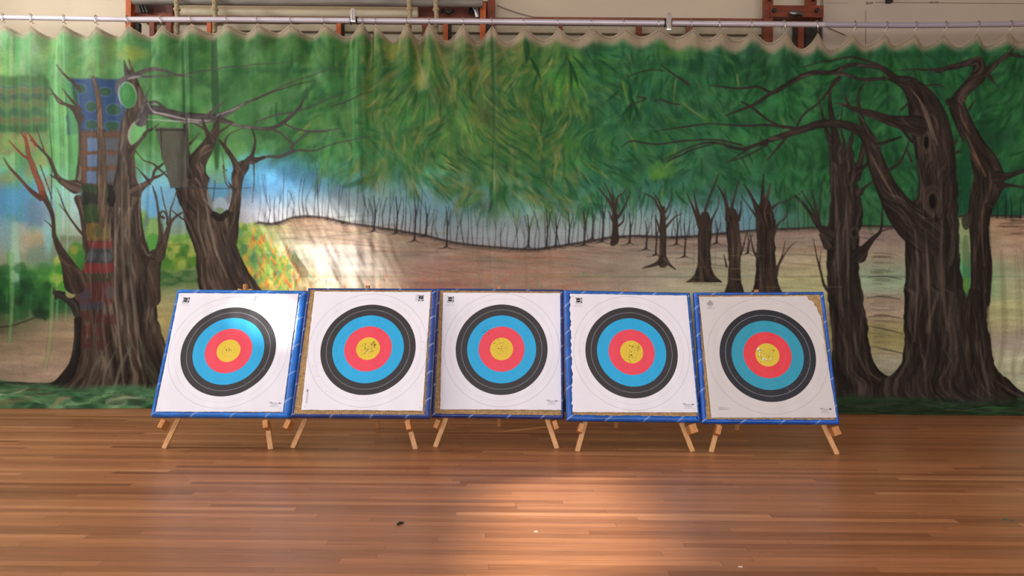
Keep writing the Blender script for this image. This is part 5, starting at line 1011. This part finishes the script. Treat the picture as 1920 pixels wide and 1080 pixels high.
EASEL = ['pine easel under the leftmost target with bright blue edging', 'pine easel under the second target from the left with many holes', 'pine easel under the middle navy-edged target', 'pine easel under the second target from the right with clean white paper', 'pine easel under the rightmost target with aged paper']
TIP = [(460, 536), (690, 536), (936, 537), (1173, 543), (1418, 544)]
for i, d in enumerate(BD):
    e, MW = build_board(i, d)
    fl, frr = GND(*d['feet'][0]), GND(*d['feet'][1])
    # plane of the easel front: just behind the board
    back = lambda x_, z_, g=.0: MW @ Vector((x_, TH+.008+g, z_))
    topc = MW @ Vector((0, TH+.06, S2+.06 if i in (0, 1) else S2+.05))
    tp = W(TIP[i][0], TIP[i][1], topc.y); topc.x = tp.x; topc.z = max(tp.z-.0, topc.z-.02)
    ez = empty('easel', (topc.x, topc.y, 0), EASEL[i], 'easel', 'pine easels carrying the targets')
    nrm = (MW.to_3x3() @ Vector((0, 1, 0))).normalized(); p0 = MW @ Vector((0, TH+.006, 0))
    backy = lambda x_, z_: p0.y-(nrm.x*(x_-p0.x)+nrm.z*(z_-p0.z))/nrm.y
    for sd, ft in ((-1, fl), (1, frr)):
        top = topc+Vector((sd*.05, 0, -.04))
        # the leg stands clear behind the board's lower edge
        low = MW @ Vector((0, TH+.02, -S2)); f2 = ft.copy()
        tq = low.z/top.z; xl = ft.x+(top.x-ft.x)*tq; need = backy(xl, low.z)+.028
        tpar = (low.z-0)/(top.z-0)
        f2.y = max(f2.y, (need-tpar*top.y)/(1-tpar)+.012); sc_ = f2.y/ft.y; f2.x = ft.x*sc_
        m = MB(); m.beam(f2+Vector((0, 0, -.0)), top, .05, .036, side=nrm, bev=.004)
        # square foot cut on the floor
        for k, v in enumerate(m.v):
            if v[2] < .012: m.v[k] = (v[0], v[1], .002)
        part(m, 'leg', M_pine, ez)
        # supporting peg below the board, fixed to the leg
        g = (low.z-.05)/(top.z); lp = f2.lerp(top, max(.02, g)); yl = lp.y
        off = {0: (-.035, .05), 1: (-.055, .045), 2: (-.05, .05), 3: (-.03, .055), 4: (-.01, .05)}[i][0 if sd < 0 else 1]
        ln = .085 if sd < 0 else (.075 if i == 0 else .085)
        ax = (top-f2).normalized(); wd = .05 if (i < 3 or sd < 0) else .075
        R3 = Matrix((Vector((1, 0, 0)), nrm, Vector((1, 0, 0)).cross(nrm))).transposed().to_4x4()
        bl = Matrix.Rotation(math.atan2(ax.x, ax.z)*(.9), 3, 'Y').to_4x4()
        M_ = Matrix.Translation((lp.x+off, low.y-.055, low.z-.002)) @ R3 @ bl
        m = MB(); m.box((-wd/2, -.055, -ln-.012), (wd/2, .07, -.006), M_, bev=.006); part(m, 'peg', M_pine2, ez)
    # rear leg, hinge block and cross rail
    rear = Vector((topc.x, topc.y+.62, .0)); m = MB(); m.beam(rear, topc+Vector((0, .05, -.08)), .045, .03, side=(0, 1, 0), bev=.004)
    for k, v in enumerate(m.v):
        if v[2] < .03: m.v[k] = (v[0], v[1], .002)
    part(m, 'rear_leg', M_pine, ez)
    m = MB(); m.box((topc.x-.018, topc.y-.03, topc.z-.14), (topc.x+.018, topc.y+.03, topc.z+(.02 if i in (0,) else .005)), bev=.004); part(m, 'hinge_block', M_pine2, ez)
    a = fl.lerp(topc, .62)+Vector((0, .0, 0)); c = frr.lerp(topc, .62)+Vector((0, .04, 0)); a.y = backy(a.x, a.z)+.06; c.y = backy(c.x, c.z)+.06
    m = MB(); m.beam(a, c, .045, .02, side=(0, 1, 0)); part(m, 'cross_rail', M_pine, ez)
    m = MB(); q = rear.lerp(topc, .35); m.tube([(q.x, q.y, q.z), (topc.x, backy(topc.x, q.z)+.03, q.z)], .004, 6); part(m, 'stay_cord', M_rope, ez)

# ---------------------------------------------------------------- bits lying on the floor
c = GND(750, 983); m = MB()
m.tube([c+Vector((-.016, -.02, .006)), c+Vector((0, 0, .01)), c+Vector((.012, .014, .006))], [.006, .011, .007], 8); m.tube([c+Vector((.014, .0, .004)), c+Vector((.02, .03, .004))], .004, 6)
tag(m.build('rubber_scrap', mat('black_rubber', rgb(26, 28, 26), .6)), 'tiny black scrap lying on the floor in front of the second target', 'scrap')
c = GND(1890, 975); m = MB(); m.box((c.x-.03, c.y-.006, 0), (c.x+.004, c.y+.006, .006), Matrix.Identity(4)); m.box((c.x+.006, c.y-.03, 0), (c.x+.03, c.y-.018, .005))
tag(m.build('paper_scrap', mat('teal_paper', rgb(60, 96, 96), .7)), 'tiny teal scrap on the floor at the far right', 'scrap')
for (u, v) in ((1005, 997), (1388, 1063)):
    c = GND(u, v); m = MB(); m.box((c.x-.012, c.y-.004, 0), (c.x+.012, c.y+.004, .004), Matrix.Identity(4))
    tag(m.build('straw_chip', mat('pale_chip', rgb(225, 210, 190), .8)), 'pale chip of straw on the floor '+('inside the sunlit patch' if u == 1005 else 'near the bottom right of the sunlit patch'), 'chip')

# ---------------------------------------------------------------- light and camera
def area(name, loc, rot, sx, sy, power, col=(1, 1, 1)):
    l = bpy.data.lights.new(name, 'AREA'); l.shape = 'RECTANGLE'; l.size = sx; l.size_y = sy; l.energy = power; l.color = col
    o = bpy.data.objects.new(name, l); o.location = loc; o.rotation_euler = rot; COL.objects.link(o); return o
for x0, x1, z0, z1 in FWIN:         # daylight entering the big windows behind the camera
    area('window_daylight', ((x0+x1)/2, YF-.02, (z0+z1)/2), (math.radians(90), 0, 0), x1-x0-.1, z1-z0-.1, 225, (.95, .97, 1.0))
for (y0, y1, z0, z1), pw in zip(LWIN, (110, 85, 45, 180)):   # daylight entering the high windows at the left
    area('window_daylight', (XL+.02, (y0+y1)/2, (z0+z1)/2), (math.radians(90), 0, math.radians(-90)), y1-y0-.1, z1-z0-.1, pw, (1.0, .98, .95))
sun = bpy.data.lights.new('sun', 'SUN'); sun.energy = 8.5; sun.angle = .03; sun.color = (1, .96, .9)
so = bpy.data.objects.new('sun', sun); COL.objects.link(so); SD = Vector((.84, .30, -.45)).normalized(); so.rotation_euler = SD.to_track_quat('-Z', 'Y').to_euler(); so.location = (-12, 0, 8)
wd = bpy.data.worlds.new('sky'); SC.world = wd; wd.use_nodes = True; wd.node_tree.nodes['Background'].inputs[0].default_value = (.75, .85, 1, 1); wd.node_tree.nodes['Background'].inputs[1].default_value = 1.0

cam = bpy.data.cameras.new('camera'); co = bpy.data.objects.new('camera', cam); COL.objects.link(co)
cam.sensor_width = 36; cam.lens = F/1920*36; cam.clip_start = .05; cam.clip_end = 100
co.matrix_world = Matrix.Translation((0, 0, H)) @ Matrix.Rotation(math.radians(90), 4, 'X') @ Matrix.Rotation(ROLL, 4, 'Z')
SC.camera = co
SC.view_settings.view_transform = 'Standard'; SC.view_settings.look = 'None'; SC.view_settings.gamma = 1; SC.view_settings.use_curve_mapping = False
SC.view_settings.exposure = 0.22
SC.cycles.max_bounces = 8; SC.cycles.diffuse_bounces = 5
